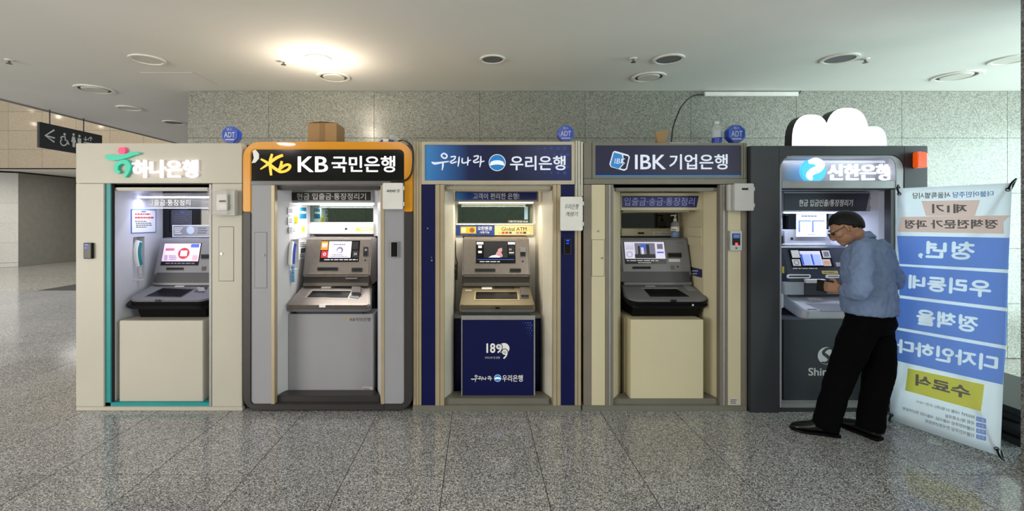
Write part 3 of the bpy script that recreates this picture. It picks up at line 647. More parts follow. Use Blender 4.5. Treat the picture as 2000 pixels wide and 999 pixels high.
P2 = FPL(4.0); hd = slab(b2, 'header_box', P2, (563, 370, 729, 396), SILVER, -.08, 0, .006); hs = part('header_sign', MB().polypx(P2, [(567.5, 376), (724, 375), (724, 392), (569.5, 392)], 0, .004), mat('dark_brown_sign', '#1d1716', .3), hd)
txt(hs, '현금 입출금·통장정리기', P2, (580, 377.5, 715, 390.5), SILVERPR, .005, .014)
inner_lamp(b2, 'lamp_tube', FPL(4.14), (566, 397, 729, 400.5), TUBEW, 5.5, (1, .97, .93))
R2 = FPL(4.44)
slab(b2, 'mirror', R2, (604, 401.5, 729, 434), MIRROR, 0, .004); slab(b2, 'ledge_panel', R2, (602, 436, 731, 457.5), WALLIN, 0, .03, .004)
R2b = FPL(4.41); part('lens', MB().discpx(R2b, 676, 447.5, 2.2, 0, .004, 16), GAP, b2); slab(b2, 'machine_gap', R2b, (613, 457.5, 729, 461), GAP, -.02, -.002)
st = slab(b2, 'hours_sticker', R2b, (694.5, 445, 729, 452), mat('pale_green_sticker', '#b9b983', .5), 0, .001); part('star_logo', MB().discpx(R2b, 699, 448.5, 3, .001, .0016, 8), YEL, st); textlines(st, R2b, (703, 446, 729, 451), 1, WPRINT, .0012, 3)
W2 = wl2
for qq, m in (((562.5, 405.5, 573.5, 419.5), PAPER), ((562.5, 424, 572.5, 439.5), PAPER), ((574.3, 422, 581.5, 441), PAPER), ((570.5, 443.5, 578, 457), PAPER)):
    nn = slab(b2, 'notice', W2, qq, m, 0, .002)
    textlines(nn, W2, (qq[0]+1, qq[1]+3, qq[2]-1, qq[3]-3), 3, INK, .0022, int(qq[0]))
    if qq[0] == 574.3: slab(nn, 'yellow_band', W2, (574.3, 423, 581.5, 436.5), YEL, .0021, .0028)
ps = slab(b2, 'poster', W2, (583, 402, 599, 464.5), PAPER, 0, .002); slab(ps, 'poster_head', W2, (584.5, 405.5, 598, 427.5), TEALPR, .002, .0028); slab(ps, 'poster_caption', W2, (585.5, 413, 597, 417.5), WPRINT, .0028, .0034); slab(ps, 'poster_mark', W2, (589, 443, 595, 453), YEL, .002, .0028)
nn = slab(b2, 'notice', W2, (583, 470, 600, 506), PAPER, 0, .002); textlines(nn, W2, (584.5, 473, 598.5, 483), 3, INK, .0022, 41); slab(nn, 'notice_picture', W2, (587, 485, 597, 494), INK, .0022, .0028); textlines(nn, W2, (584.5, 496, 598.5, 503), 2, INK, .0022, 42)
slab(b2, 'switch', W2, (563, 444, 568.5, 455), SILVER, 0, .006)
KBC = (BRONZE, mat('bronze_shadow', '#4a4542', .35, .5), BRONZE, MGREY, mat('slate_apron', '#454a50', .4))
t, MP, DP, mo, de = atm('cash_machine', 'brushed bronze-grey cash machine under the black and orange sign', -1.262, .60, 'a', KBC, (4.10, 1.06, 4.20, 1.392), (3.87, .836, 4.12, .965), .70, .60, .035, .04, zlow=.71)
t['group'] = 'cash machines'
screen(mo, MP, (626, 470.5, 702, 512), [('screen_page', (642, 472, 686, 504), SCRW), ('screen_panel', (627.5, 472, 641, 489), SCRO), ('screen_panel', (627.5, 490.5, 641, 504), SCRR), ('screen_panel', (629.5, 476, 639.5, 484), SCRW), ('screen_panel', (688, 473, 700, 487.5), SCRD), ('screen_panel', (688, 489.5, 700, 504), SCRD)])
part('screen_picture', MB().discpx(MP, 664, 489, 6.5, .0035, .0042, 20), SCRG, mo); part('screen_picture_highlight', MB().discpx(MP, 663, 490.5, 4.3, .0043, .005, 20), SCRW, mo)
textlines(mo, MP, (652, 475.5, 679, 481), 1, SCRG, .0036, 21); textlines(mo, MP, (645, 497, 682, 503), 2, SCRG, .0036, 22); textlines(mo, MP, (628, 506, 700, 510), 1, SCRT, .0036, 23); txt(mo, '24', MP, (691, 494, 697, 499), SCRT, .0045)
part('screen_logo_ring', MB().ring(MP, *MP.px(634, 497), .008, .014, .0036, .0045, 16), SCRW, mo)
slot(mo, MP, (621.5, 524, 659, 528), 2); slot(mo, MP, (688.5, 525, 706.5, 530), 2); sl = slot(mo, MP, (711, 484, 718, 500), 1.8); part('card_light', MB().discpx(MP, 715, 489, 2.6, .006, .009, 12), CHROME, sl)
part('lens', MB().discpx(MP, 713.5, 509, 1.6, 0, .003, 12), BLACK, mo); slab(mo, 'label_plate', MP, (675, 543, 698, 545.5), MGREY, -.004, .0025)
part('display', MB().polypx(DP, [(599, 582), (610.5, 569), (686, 569.5), (679, 583)], -.002, .001), DSCREEN, de); part('display_bezel', MB().band(DP, [(594, 583.5), (608, 566), (689, 567), (681.5, 584.5)], [(599, 582), (610.5, 569), (686, 569.5), (679, 583)], 0, .003, True), mat('silver_bezel', '#a39c96', .3, .6), de)
slab(de, 'passbook_insert', DP, (628, 559, 647, 563.5), WPRINT, 0, .004); slot(de, DP, (655, 558.5, 695, 562.5), 1.4, 'cash_slot'); kp = part('keypad', MB().polypx(DP, [(683, 581), (690, 566), (709, 563), (700, 584)], 0, .004), MGREY, de)
part('keypad_hood', MB().polypx(DP, [(687, 577), (688, 564), (706, 565), (705, 578)], .004, .03).bevel(.006), mat('brown_hood', '#4a4441', .4), kp); part('deck_sensor', MB().rect(FPL(3.855), (624, 596.5, 636, 600.5), 0, .01), WPRINT, de)
LC = FPL(3.93)
lc = part('lower_cabinet', MB().rect(LC, (563.5, 614, 729.5, 768), -.25, 0), KBGREY, t, .004); txt(lc, 'KB국민은행', LC, (684, 621, 723.5, 628), mat('dark_print', '#3a3530', .6), .001, .01); part('star_logo', MB().stroke(LC, [(672, 624.5), (682, 624)], 3, .0005, .0015), mat('faded_yellow_print', '#b09a62', .6), lc); sk = slab(lc, 'rating_sticker', LC, (708, 756, 728, 767), SILVERPR, 0, .001); textlines(sk, LC, (709, 757.5, 727, 766), 3, INK, .0012, 31)
pp = [(X(540, 3.79), 3.79), (X(742, 3.79), 3.79), (X(733, 3.92), 3.925), (X(556, 3.92), 3.925)]
part('plinth', MB().prism([(a, b, Z(789, 3.79)) for a, b in pp], [(a, b, Z(774, 3.79)) for a, b in pp]).bevel(.006), CHAR, b2)
handset('blue and white intercom handset with turquoise cord in the orange-framed booth', wl2, [(569, 473.5), (567, 487), (566, 500), (565.5, 518)], 8, WPRINT, BLUEP, mat('turquoise_cord', '#2f9ad0', .5), (567, 520, 568, 552, 2.0))
# ------------------------------------------------------------------ booth 3: champagne and navy
b3 = thing('bank_booth', 'champagne and navy bank booth with round sun emblem sign', 'booth', (X(971), 4.3, 0), 'bank booths')
shell(b3, 808, 1135, 279, CHAMP)
for q in ((807, 277, 812.5, 793), (813, 277, 818, 793), (818.5, 277, 823, 793)): slab(b3, 'corner_profile', FRONT, q, CHAMP, -.05, .0, .003)
for q in ((1122.5, 361, 1128, 793), (1128.5, 361, 1135, 793)): slab(b3, 'corner_profile', FRONT, q, CHAMP, -.05, 0, .003)
for q in ((1123.5, 275, 1127.5, 384), (1128.5, 275, 1133, 384), (1134, 277, 1138.5, 384)): slab(b3, 'corner_profile', FRONT, q, mat('pale_metal_profile', '#c4c2b6', .35, .4), -.05, .004, .003)
part('sign_frame', MB().band(FRONT, [(823, 277), (1122.5, 277), (1122.5, 360.5), (823, 360.5)], [(830, 283.5), (1116, 283.5), (1116, 353), (830, 353)], -.05, .008, True).bevel(.003), mat('pale_champagne', '#bdb4a2', .4, .3), b3)
def signmat(name, stops, x0, x1, e):
    m = bpy.data.materials.new(name); m.use_nodes = True; nt = m.node_tree; bs = nt.nodes['Principled BSDF']
    g = nt.nodes.new('ShaderNodeNewGeometry'); sx = nt.nodes.new('ShaderNodeSeparateXYZ'); nt.links.new(g.outputs['Position'], sx.inputs[0])
    mr = nt.nodes.new('ShaderNodeMapRange'); mr.inputs[1].default_value = x0; mr.inputs[2].default_value = x1; nt.links.new(sx.outputs['X'], mr.inputs[0])
    r = nt.nodes.new('ShaderNodeValToRGB'); el = r.color_ramp.elements
    while len(el) < len(stops): el.new(.5)
    for i, (p, c) in enumerate(stops): el[i].position = p; el[i].color = lin(c)
    nt.links.new(mr.outputs[0], r.inputs['Fac']); nt.links.new(r.outputs['Color'], bs.inputs['Base Color']); nt.links.new(r.outputs['Color'], bs.inputs['Emission Color'])
    bs.inputs['Emission Strength'].default_value = e; bs.inputs['Roughness'].default_value = .3; MATS[name] = m; return m
SWO = signmat('printed_blue_sign', [(0, '#2f80c0'), (.10, '#2a66ab'), (.3, '#101c4c'), (.55, '#0b1238'), (1, '#152660')], X(830), X(1116), .12)  # print given a slight glow of its own, no backlight behind it
sg = slab(b3, 'sign_panel', FPL(3.765), (830, 283.5, 1116, 353), SWO, -.03, 0); S3 = FPL(3.765)
mb = MB(); rd = random.Random(2)
for i in range(9):
    for j in range(6):
        x = 1012+i*13+(j % 2)*6; y = 290+j*12; rr_ = max(0, (i-3+abs(j-2.5))*.55)
        if rr_ > .7 and x < 1112 and y < 350: mb.discpx(S3, x, y, min(rr_, 3.4), 0, .0012, 12)
part('dot_print', mb, emi('sign_dot_blue', '#24408c', .2), sg)['kind'] = 'stuff'
def calligraphy(par, pl, x, y, s, m, c):
    k = MB(); z = [0]
    def S(pts, w_): k.stroke(pl, [(x+p*s, y+q*s) for p, q in pts], [v*s for v in w_] if isinstance(w_, list) else w_*s, c+z[0], c+.002+z[0]); z[0] += .0003
    S([(23, 5), (19, 0), (24, -4), (30, 0), (28, 5), (23, 5)], 3); S([(0, 13), (6, 15.5), (18, 14), (34, 11.5)], [2, 5, 3.5, 2]); S([(22, 14), (22, 20), (20.5, 29)], [3, 3.5, 1.5])
    S([(37, 3), (46, 2), (44, 8), (37, 12), (40, 15), (49, 12)], 2.6); S([(54, 2), (53, 12), (51.5, 22)], [2, 3.4, 1.5]); S([(60, 5), (60, 14), (67, 14), (73, 11)], [2.6, 3, 2.6, 2]); S([(71, 3), (71, 12), (70, 20)], [2, 3, 1.5]); S([(70, 11), (77, 9)], 2)
    S([(82, 2), (91, 1), (89, 7), (82, 11), (85, 14), (93, 12)], 2.6); S([(96, 1), (96, 12), (94, 23)], [2, 3.4, 1.5]); S([(95, 13), (103, 11)], 2.2)
    return part('calligraphy', k, m, par)
calligraphy(sg, S3, 843, 304, 1.0, LETWO, .001)
def sun(par, pl, x, y, r):
    d = part('sun_emblem', MB().discpx(pl, x, y, r, .001, .003, 32), emi('emblem_blue', '#1f7cc4', .25), par)
    part('emblem_rim', MB().ring(pl, *pl.px(x, y), abs(pl.px(x+r*.92, y)[0]-pl.px(x, y)[0]), abs(pl.px(x+r, y)[0]-pl.px(x, y)[0]), .003, .0036), LETWO, d)
    up = [(x-r*.88, y+r*.36)]+[(x+r*.80*math.cos(math.radians(a)), y+r*.06-r*.34*math.sin(math.radians(a))) for a in range(170, 5, -15)]+[(x+r*.88, y+r*.36)]+[(x+r*.8*f, y+r*.36-r*.14*(1-f*f)) for f in (.6, .2, -.2, -.6)]
    part('emblem_glow', MB().polypx(pl, up, .003, .0038), emi('emblem_white', '#e6f2ff', .35), d)
sun(sg, S3, 971, 318, 16.5)
txt(sg, '우리은행', S3, (996, 304.5, 1104.5, 333), LETWO, .001, .02, .002, name='glowing_lettering')
for q in ((824, 361, 850, 793), (1095, 361, 1122, 793)): slab(b3, 'front_panel', FRONT, q, NAVY, -.045, 0)
for q in ((850.3, 361, 859, 793), (859.5, 361, 868, 793), (1080, 361, 1087.3, 793), (1087.8, 361, 1095, 793)): slab(b3, 'jamb_profile', FRONT, q, CHAMP, -.05, .006, .003)
lock(b3, FRONT, 843.5, 509); lock(b3, FRONT, 843, 503, 1.4); lock(b3, FRONT, 835.5, 446.5, 2)
slab(b3, 'base_bar', FPL(3.75), (806, 793, 1135, 806), OLIVE, -.10, 0, .003)
slab(b3, 'shutter_housing', FPL(3.80), (869, 362, 1077, 373), mat('grey_beige_housing', '#a19a8b', .45, .2), -.05, .01, .01)
wl3, wr3 = interior(b3, X(869, 3.8), X(1079, 3.8), Z(364, 3.8), 4.46, mat('warm_white_wall', '#cfcbbd', .4), WPRINT, .06, .06, 3.95, .03, None, (-.145, .475), 1.40)
flipn(wr3, (-1, 0, 0)); flipn(wl3, (1, 0, 0))
P3 = FPL(4.0); hd = slab(b3, 'header_box', P3, (888.5, 374, 1052, 394.5), mat('header_grey', '#8d8a84', .4, .3), -.08, 0, .004)
hs = slab(hd, 'header_sign', P3, (891, 376, 1048.5, 391), signmat('printed_blue_header', [(0, '#3d7fc4'), (.15, '#1c3a80'), (.5, '#12194a'), (1, '#141d55')], X(891, 4.0), X(1048, 4.0), .1), 0, .004)
txt(hs, '고객이 편리한 은행!', P3, (924, 377.5, 1014, 389.5), SILVERPR, .005, .012)
inner_lamp(b3, 'lamp_tube', FPL(4.10), (896, 393.5, 1042, 397), TUBEY, 5.5, (1, .88, .68))
R3 = FPL(4.45); slab(b3, 'mirror', R3, (893.5, 400, 1039.5, 436), MIRROR, -.01, .004); slab(b3, 'lit_edge', R3, (890.5, 397.5, 1042.5, 399.2), WPRINT, -.01, .006); slab(b3, 'lit_edge', R3, (891, 437, 1042, 439.5), WPRINT, -.01, .012)
hl = slab(b3, 'hours_sticker', R3, (991.5, 430, 1032.5, 436), mat('dark_sticker', '#33413c', .4), .004, .005); txt(hl, '이용시간 07:00~23:30', R3, (994, 431, 1031, 435), WPRINT, .0055, .01); slab(b3, 'mirror_sticker', R3, (1024, 404, 1031, 429), mat('blue_sticker', '#9cc4dc', .4), .004, .005)
st = slab(b3, 'notice_strip', R3, (891, 440.5, 965.5, 459.5), mat('blue_strip', '#1c3c8a', .45), -.005, .02); R3b = FPL(4.43)
txt(st, '오만원권', R3b, (933, 442.5, 960.5, 450), WPRINT, .001, .014); txt(st, '사용가능', R3b, (937, 452, 956, 456.5), WPRINT, .001, .01); bn = slab(st, 'banknote_print', R3b, (899.5, 443, 930, 456.5), mat('banknote_gold', '#d9b23a', .5), 0, .001); slab(bn, 'banknote_field', R3b, (901, 445, 910, 455), mat('banknote_pale', '#e8dcae', .5), .001, .0016); part('banknote_oval', MB().discpx(R3b, 922, 450, 5, .001, .0016, 16), mat('banknote_brown', '#8a5a1c', .5), bn)
st = slab(b3, 'notice_strip', R3, (966, 440.5, 1041, 459.5), GOLDP, -.005, .02); txt(st, 'Global ATM', R3b, (979.5, 444, 1028.5, 451.5), mat('brown_print', '#2c2418', .6), .001, .01)
for i, cc in enumerate(('#c9b98a', '#c84a30', '#a83838', '#555a68', '#d8cfae', '#8a8f9a', '#c87838', '#3c3c44', '#efe6c8')): slab(st, 'card_mark', R3b, (973+i*7, 453, 978.5+i*7, 457), mat('card_mark_%d' % i, cc, .5, var=0), .0008, .0014)
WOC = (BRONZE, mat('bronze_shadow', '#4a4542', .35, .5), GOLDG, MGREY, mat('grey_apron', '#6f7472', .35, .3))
t, MP, DP, mo, de = atm('cash_machine', 'bronze-grey cash machine with gold deck above a navy cabinet', .165, .605, 'a', WOC, (4.10, 1.06, 4.20, 1.392), (3.87, .836, 4.12, .965), .63, .595, .03, .045, zlow=.71)
t['group'] = 'cash machines'
screen(mo, MP, (929.5, 472, 1006.5, 515), [('screen_picture_field', (945, 473, 991, 504), SCRD), ('screen_panel', (931, 473.5, 944, 478), SCRW), ('screen_panel', (934, 480, 941, 485), SCRT), ('screen_panel', (934, 490.5, 941, 495), SCRT), ('screen_panel', (992, 473.5, 1005.5, 478), SCRW), ('screen_panel', (993, 480, 1005, 499), SCRD), ('screen_panel', (932, 507, 1004, 508), SCRB)])
k = MB().discpx(MP, 975, 488.5, 6.0, .0036, .0042, 20); k.polypx(MP, [(970, 493), (979, 494), (982, 500), (980, 503), (966, 503), (968, 498)], .0036, .0044); part('screen_picture_figure', k, SCRS, mo)
part('screen_picture_hair', MB().polypx(MP, [(968, 492), (968.5, 484), (972, 480), (978, 480), (981, 484), (978, 485), (973, 487), (971, 493)], .0044, .005), SCRD, mo); part('screen_picture_shirt', MB().polypx(MP, [(954, 503.5), (960, 500), (968, 498.5), (976, 502), (977, 503.5)], .0046, .0052), SCRW, mo)
txt(mo, '24', MP, (994, 486, 999, 489.5), SCRT, .0045); textlines(mo, MP, (931, 510, 1004, 513.5), 1, SCRT, .0036, 52); textlines(mo, MP, (994, 492, 1004, 497), 1, SCRT, .0046, 53)
slot(mo, MP, (929, 526.5, 966, 530), 2.0); slot(mo, MP, (997, 526.5, 1016, 531), 2.0); sl = slot(mo, MP, (1016, 485, 1026, 501), 1.0, bm=MGREY); slab(sl, 'card_light', MP, (1016, 485, 1026, 493), CHROME, .006, .009); part('lens', MB().discpx(MP, 1021, 511, 1.6, 0, .003, 12), BLACK, mo)
part('display', MB().rect(DP, (928.5, 571, 1010, 585.5), -.002, .001), DSCREEN, de); part('display_bezel', MB().band(DP, [(926, 587), (927.5, 569.5), (1012, 569.5), (1014.5, 587)], [(928.5, 585.5), (929.5, 571), (1010, 571), (1012, 585.5)], 0, .003, True), mat('gold_bezel', '#9c9166', .35, .5), de)
slab(de, 'passbook_insert', DP, (941, 561.5, 961, 565.5), WPRINT, 0, .004); slot(de, DP, (965.5, 559.5, 1003, 564), 1.2, 'cash_slot'); kp = slab(de, 'keypad', DP, (1014, 566, 1032, 583), MGREY, 0, .004); slab(kp, 'keypad_hood', DP, (1016, 566, 1031, 581), mat('brown_hood', '#4a4441', .4), .004, .025); slab(de, 'deck_label', DP, (909, 567, 921, 568.5), SILVERPR, 0, .001); part('deck_sensor', MB().rect(FPL(3.855), (967.5, 600.5, 976, 603.5), 0, .01), BLACK, de)
LC = FPL(3.85)
lc = part('lower_cabinet', MB().rect(LC, (902, 625, 1043.5, 781), -.2, 0), NAVY, t, .003); part('cabinet_edge', MB().band(LC, [(901, 617), (1045, 617), (1045, 783), (901, 783)], [(903, 625), (1042.5, 625), (1042.5, 780.5), (903, 780.5)], -.012, .004, True), ALU, lc)
part('side_filler', MB().box(X(888, 4.02), X(1056, 4.02), 4.06, 4.3, .06, Z(622, 4.05)), NAVY, t); part('side_ledge', MB().box(X(887, 4.02), X(1057, 4.02), 4.04, 4.3, Z(622, 4.05)+.001, Z(617, 4.05)), ALU, t)
mb = MB()
for i in range(7):
    for j in range(8):
        r_ = (i-1.2-j*.55)*.5
        if r_ > .4: mb.discpx(LC, 1006+i*5+(j % 2)*2.5, 631+j*5, min(r_, 2.0), 0, .001, 10)
part('dot_print', mb, mat('navy_dot', '#26418f', .4), lc)['kind'] = 'stuff'
# 1899 emblem
txt(lc, '18', LC, (950, 671, 967.5, 690), WPRINT, .001, .03, name='anniversary_number')
part('anniversary_disc', MB().discpx(LC, 984.5, 681, 10.5, .0006, .0012, 28), WPRINT, lc); txt(lc, '9', LC, (967.5, 671, 982, 692), mat('navy_print', '#151c52', .45, var=0), .0016, .05, name='anniversary_number'); txt(lc, '9', LC, (968.8, 672.5, 980.5, 690), WPRINT, .0021, .015, name='anniversary_number')
txt(lc, '9', LC, (979, 681, 993, 703), mat('navy_print', '#151c52', .45), .0026, .05, name='anniversary_number'); txt(lc, '9', LC, (980.5, 682.5, 991.5, 701.5), WPRINT, .003, .01, name='anniversary_number')
txt(lc, '우리나라 첫 은행', LC, (947, 697, 976, 701.5), SILVERPR, .001, .01); calligraphy(lc, LC, 920, 735, .40, WPRINT, .001); sun(lc, LC, 972, 739, 7); txt(lc, '우리은행', LC, (981, 733, 1021, 746), WPRINT, .001, .012)
pp = [(868, 3.785), (1073, 3.785), (1074, 3.80), (1056, 3.95), (886, 3.95), (867, 3.80)]
part('plinth', MB().prism([(X(a, b), b, Z(792, 3.785)) for a, b in pp], [(X(a, b), b, Z(779, 3.785)) for a, b in pp]).bevel(.005), OLIVE, b3)
cd = [wl3.pt(*wl3.px(888+.6*math.sin(i*2.1), 515+i*1.25), .015+.01*math.cos(i*2.1)) for i in range(26)]
single('coiled_cord', MB().tube([wl3.pt(*wl3.px(888, 470), .008), wl3.pt(*wl3.px(888, 500), .01)]+cd, .005, 6), CABLE, 'black coiled cord on the left wall of the navy booth', 'cord', cd[-1], smooth=True)
# ------------------------------------------------------------------ booth 4: cream and olive grey
b4 = thing('bank_booth', 'cream and grey bank booth with navy sign and cube emblem', 'booth', (X(1302), 4.3, 0), 'bank booths')
shell(b4, 1141, 1454, 281, OLIVE)
slab(b4, 'header_frame', FRONT, (1140, 279.5, 1156, 349), OLIVE, -.05, 0, .003); slab(b4, 'header_frame', FRONT, (1452, 279.5, 1459, 349), OLIVE, -.05, 0, .003)
part('sign_frame', MB().band(FRONT, [(1156.3, 279.5), (1451.7, 279.5), (1451.7, 349), (1156.3, 349)], [(1163, 284.5), (1447, 284.5), (1447, 345), (1163, 345)], -.05, .004, True).bevel(.003), OLIVE, b4)
S4 = FPL(3.765); sg = slab(b4, 'sign_panel', S4, (1163, 284.5, 1447, 345), emi('navy_sign', '#12153e', .08), -.03, 0); slab(sg, 'sign_line', S4, (1163, 342.3, 1447, 345), emi('sign_line_blue', '#2a6fb8', .2), 0, .001)
slab(b4, 'header_beam', FRONT, (1140, 349.5, 1459, 360), OLIVE, -.05, .004, .003)
cu = [(1201, 296), (1229, 304), (1223.5, 332.5), (1217, 333), (1191.5, 325.5), (1191, 321), (1197, 298)]
lo = part('cube_emblem', MB().polypx(S4, [(1197, 297), (1201, 295), (1227, 302.5), (1230, 307), (1224.5, 331), (1219, 334), (1193, 326.5), (1190, 321)], .0005, .0015), LETWO, sg)
part('emblem_face', MB().polypx(S4, [(1199, 298), (1214, 302), (1216, 309), (1213.5, 315), (1216, 321), (1208, 330), (1194, 325.5), (1192.5, 321)], .0015, .0022), emi('emblem_sky', '#2a80c8', .25), lo)
part('emblem_face', MB().polypx(S4, [(1217, 303), (1226, 305.5), (1227.5, 308), (1222.5, 329), (1218.5, 331), (1211, 329), (1218, 321.5), (1215.5, 315), (1218, 309.5)], .0015, .0022), emi('navy_sign', '#12153e', .08), lo)
txt(lo, 'IBK', S4, (1200, 310, 1221, 320), LETWO, .0026, .0, shear=.1)
txt(sg, 'IBK', S4, (1240, 302.5, 1300, 331), LETWO, .001, .012, .002, name='glowing_lettering'); txt(sg, '기업은행', S4, (1307, 301.5, 1421, 331.5), LETWO, .001, .018, .002, name='glowing_lettering')
for q, m in (((1140, 361, 1155, 793), BROWNG), ((1155.3, 361, 1182, 793), CREAM), ((1421, 361, 1447, 793), CREAM), ((1447.3, 361, 1459, 793), BROWNG)): slab(b4, 'front_panel' if m is CREAM else 'corner_profile', FRONT, q, m, -.045, 0, .002)
for q, m in (((1182.3, 361, 1188, 793), BROWNG), ((1188.3, 361, 1193, 793), ALU), ((1193.3, 361, 1198, 793), BROWNG), ((1405.5, 361, 1410.5, 793), BROWNG), ((1410.8, 361, 1416, 793), ALU), ((1416.3, 361, 1420.7, 793), BROWNG)): slab(b4, 'jamb_profile', FRONT, q, m, -.05, .005, .002)
door(b4, FRONT, (1155.5, 468, 1180.5, 540.5), CREAM, (1175.5, 504.5)); lock(b4, FRONT, 1168, 452, 2.2)
pt_ = slab(b4, 'rating_plate', FRONT, (1425, 778, 1442, 791), SILVERPR, 0, .002); textlines(pt_, FRONT, (1426, 780, 1441, 790), 3, INK, .0025, 61)
slab(b4, 'base_bar', FPL(3.75), (1137.5, 793, 1459, 806), OLIVE, -.10, 0, .003)
slab(b4, 'shutter_gap', FPL(3.80), (1198, 360, 1406, 367), GAP, -.02, 0); slab(b4, 'shutter_housing', FPL(3.805), (1200, 365.5, 1405, 374), OLIVE, -.05, .006, .008)
wl4, wr4 = interior(b4, X(1199, 3.8), X(1405.5, 3.8), Z(366, 3.8), 4.46, CREAM, CREAM, .10, .06, 3.95, .03, None, (1.285, 1.925), 1.40)
P4 = FPL(4.0); hd = slab(b4, 'header_box', P4, (1212, 377, 1376, 411), CREAM, -.20, 0, .006)
hs = part('header_sign', MB().polypx(P4, [(1215, 383), (1364, 383), (1360, 405.5), (1215, 405.5)], 0, .004), mat('navy_header_sign', '#1a1f66', .4), hd); txt(hs, '입출금·송금·통장정리', P4, (1219.5, 386, 1357, 402), mat('periwinkle_print', '#9a9cd8', .5), .005, .004, shear=.1)
slab(hd, 'lamp_cover', FPL(4.04), (1217, 411, 1346, 414.5), mat('unlit_diffuser', '#9d988a', .5), -.12, 0)
R4 = FPL(4.46); slab(b4, 'dark_window', R4, (1214, 417, 1320, 446), DARKGLASS, 0, .006); slab(b4, 'dark_window', R4, (1322, 417, 1352, 446), BLACK, 0, .003); slab(b4, 'rear_ledge', R4, (1212, 447.5, 1340, 461.5), CREAM, 0, .03, .004); R4b = FPL(4.43)
slab(b4, 'lens', R4b, (1246, 454, 1258, 457.5), BLACK, 0, .003); hl = slab(b4, 'hours_sticker', R4b, (1276, 453, 1311, 459.5), PAPER, 0, .001); txt(hl, '이용시간 08:00~23:00', R4b, (1278, 454.5, 1310, 458), INK, .0015, .01)
slab(b4, 'machine_gap', R4b, (1212, 461.5, 1340, 466), GAP, -.02, -.002)
for z0, z1 in ((444, 462), (463, 480)):
    slab(b4, 'wall_tray', wr4, (1345, z0, 1372, z1), CREAM, 0, .012, .003)
sk = slab(b4, 'wall_sticker', wr4, (1348.5, 524, 1371.5, 540), mat('navy_sticker', '#2a3060', .5), 0, .0015); textlines(sk, wr4, (1351, 527, 1370, 538), 2, SILVERPR, .002, 63)
t, MP, DP, mo, de = atm('cash_machine', 'dark grey cash machine with sanitizer bottle on top in the cream booth', 1.605, .625, 'b', HB, (4.12, 1.06, 4.21, 1.385), (3.85, .885, 4.13, .972), .70, .62, .10, .022, zlow=.70)
t['group'] = 'cash machines'
screen(mo, MP, (1219, 472, 1299.5, 516), [('screen_page', (1220, 473, 1298, 506), SCRW), ('screen_panel', (1221.5, 478, 1237, 488), SCRT), ('screen_panel', (1221.5, 491, 1237, 504), SCRT), ('screen_picture', (1240, 475.5, 1279.5, 505), SCRG), ('screen_panel', (1283, 477, 1294, 487), SCRG), ('screen_panel', (1283, 492, 1296, 495), SCRB)])
k = MB().rect(MP, (1240, 497, 1279.5, 505), .0035, .0042).rect(MP, (1262, 478, 1268, 497), .0035, .0042).rect(MP, (1246, 481, 1250, 500), .0035, .0042); part('screen_picture_shadow', k, SCRD, mo); slab(mo, 'screen_picture_window', MP, (1251, 478, 1261, 490), SCRB, .0043, .005); slab(mo, 'screen_picture_figure', MP, (1252, 484, 1257, 497), SCRW, .005, .0056)
part('screen_clock', MB().ring(MP, *MP.px(1229.5, 497.5), .022, .026, .0043, .005, 20), SCRG, mo); textlines(mo, MP, (1222, 508, 1298, 511.5), 1, SCRT, .0036, 71); textlines(mo, MP, (1246, 512.5, 1276, 515), 1, SCRT, .0036, 72)
slot(mo, MP, (1236, 522, 1270, 525), 1.2); slot(mo, MP, (1305, 495.5, 1330, 502.5), 1.6); slab(mo, 'label_plate', MP, (1306, 506.5, 1328, 512), SILVERPR, 0, .002); textlines(mo, MP, (1322, 473.5, 1338, 476), 1, INK, .001, 73); slab(mo, 'code_reader', MP, (1310, 519, 1317, 527), mat('brown_window', '#4a3c3a', .3), 0, .002); part('key_hole', MB().discpx(MP, 1323.5, 521.5, 1.6, 0, .003, 12), BLACK, mo)
slab(mo, 'lower_throat_band', MP, (1212, 531, 1347, 551), DGREY, -.01, .004)
part('display', MB().polypx(DP, [(1270, 580), (1257, 565), (1322, 565), (1347, 580)], -.002, .001), DSCREEN, de); slab(de, 'display_edge', DP, (1252, 563, 1324, 564.6), ALU, 0, .004); slab(de, 'passbook_insert', DP, (1260, 557.5, 1279, 560.5), SILVERPR, 0, .002)
kp = part('keypad', MB().polypx(DP, [(1334, 558), (1347, 559), (1360, 568.5), (1343, 568)], 0, .005), mat('keypad_grey', '#8a8b90', .4), de); part('deck_sensor', MB().rect(FPL(3.845), (1310, 585.5, 1321, 590), 0, .006), BLACK, de)
q = deck_outline(-.335, .355, -.31, .31, .3, .11); ut = part('under_tray', MB().poly(PL((1.605, 3.843, .842), (1, 0, 0), (0, .28, .06)), q, -.03, 0).bevel(.008), BLACK, t); part('tray_lock', MB().discpx(FPL(3.843), 1352.5, 596, 2.2, 0, .008, 14), CHROME, ut)
part('lower_cabinet', MB().box(X(1231, 3.8), X(1374, 3.8), 3.80, 4.25, Z(780.5, 3.8), Z(625, 3.8)), CREAM, t, .004); part('side_filler', MB().box(X(1217, 3.95)+.004, X(1231, 3.8)-.001, 3.93, 4.2, .06, Z(622, 3.93)), CREAM, t)
pp = [(1198, 3.785), (1401, 3.785), (1402, 3.80), (1376, 3.95), (1217, 3.95), (1197, 3.80)]
part('plinth', MB().prism([(X(a, b), b, Z(792, 3.785)) for a, b in pp], [(X(a, b), b, Z(780, 3.785)) for a, b in pp]).bevel(.005), OLIVE, b4)
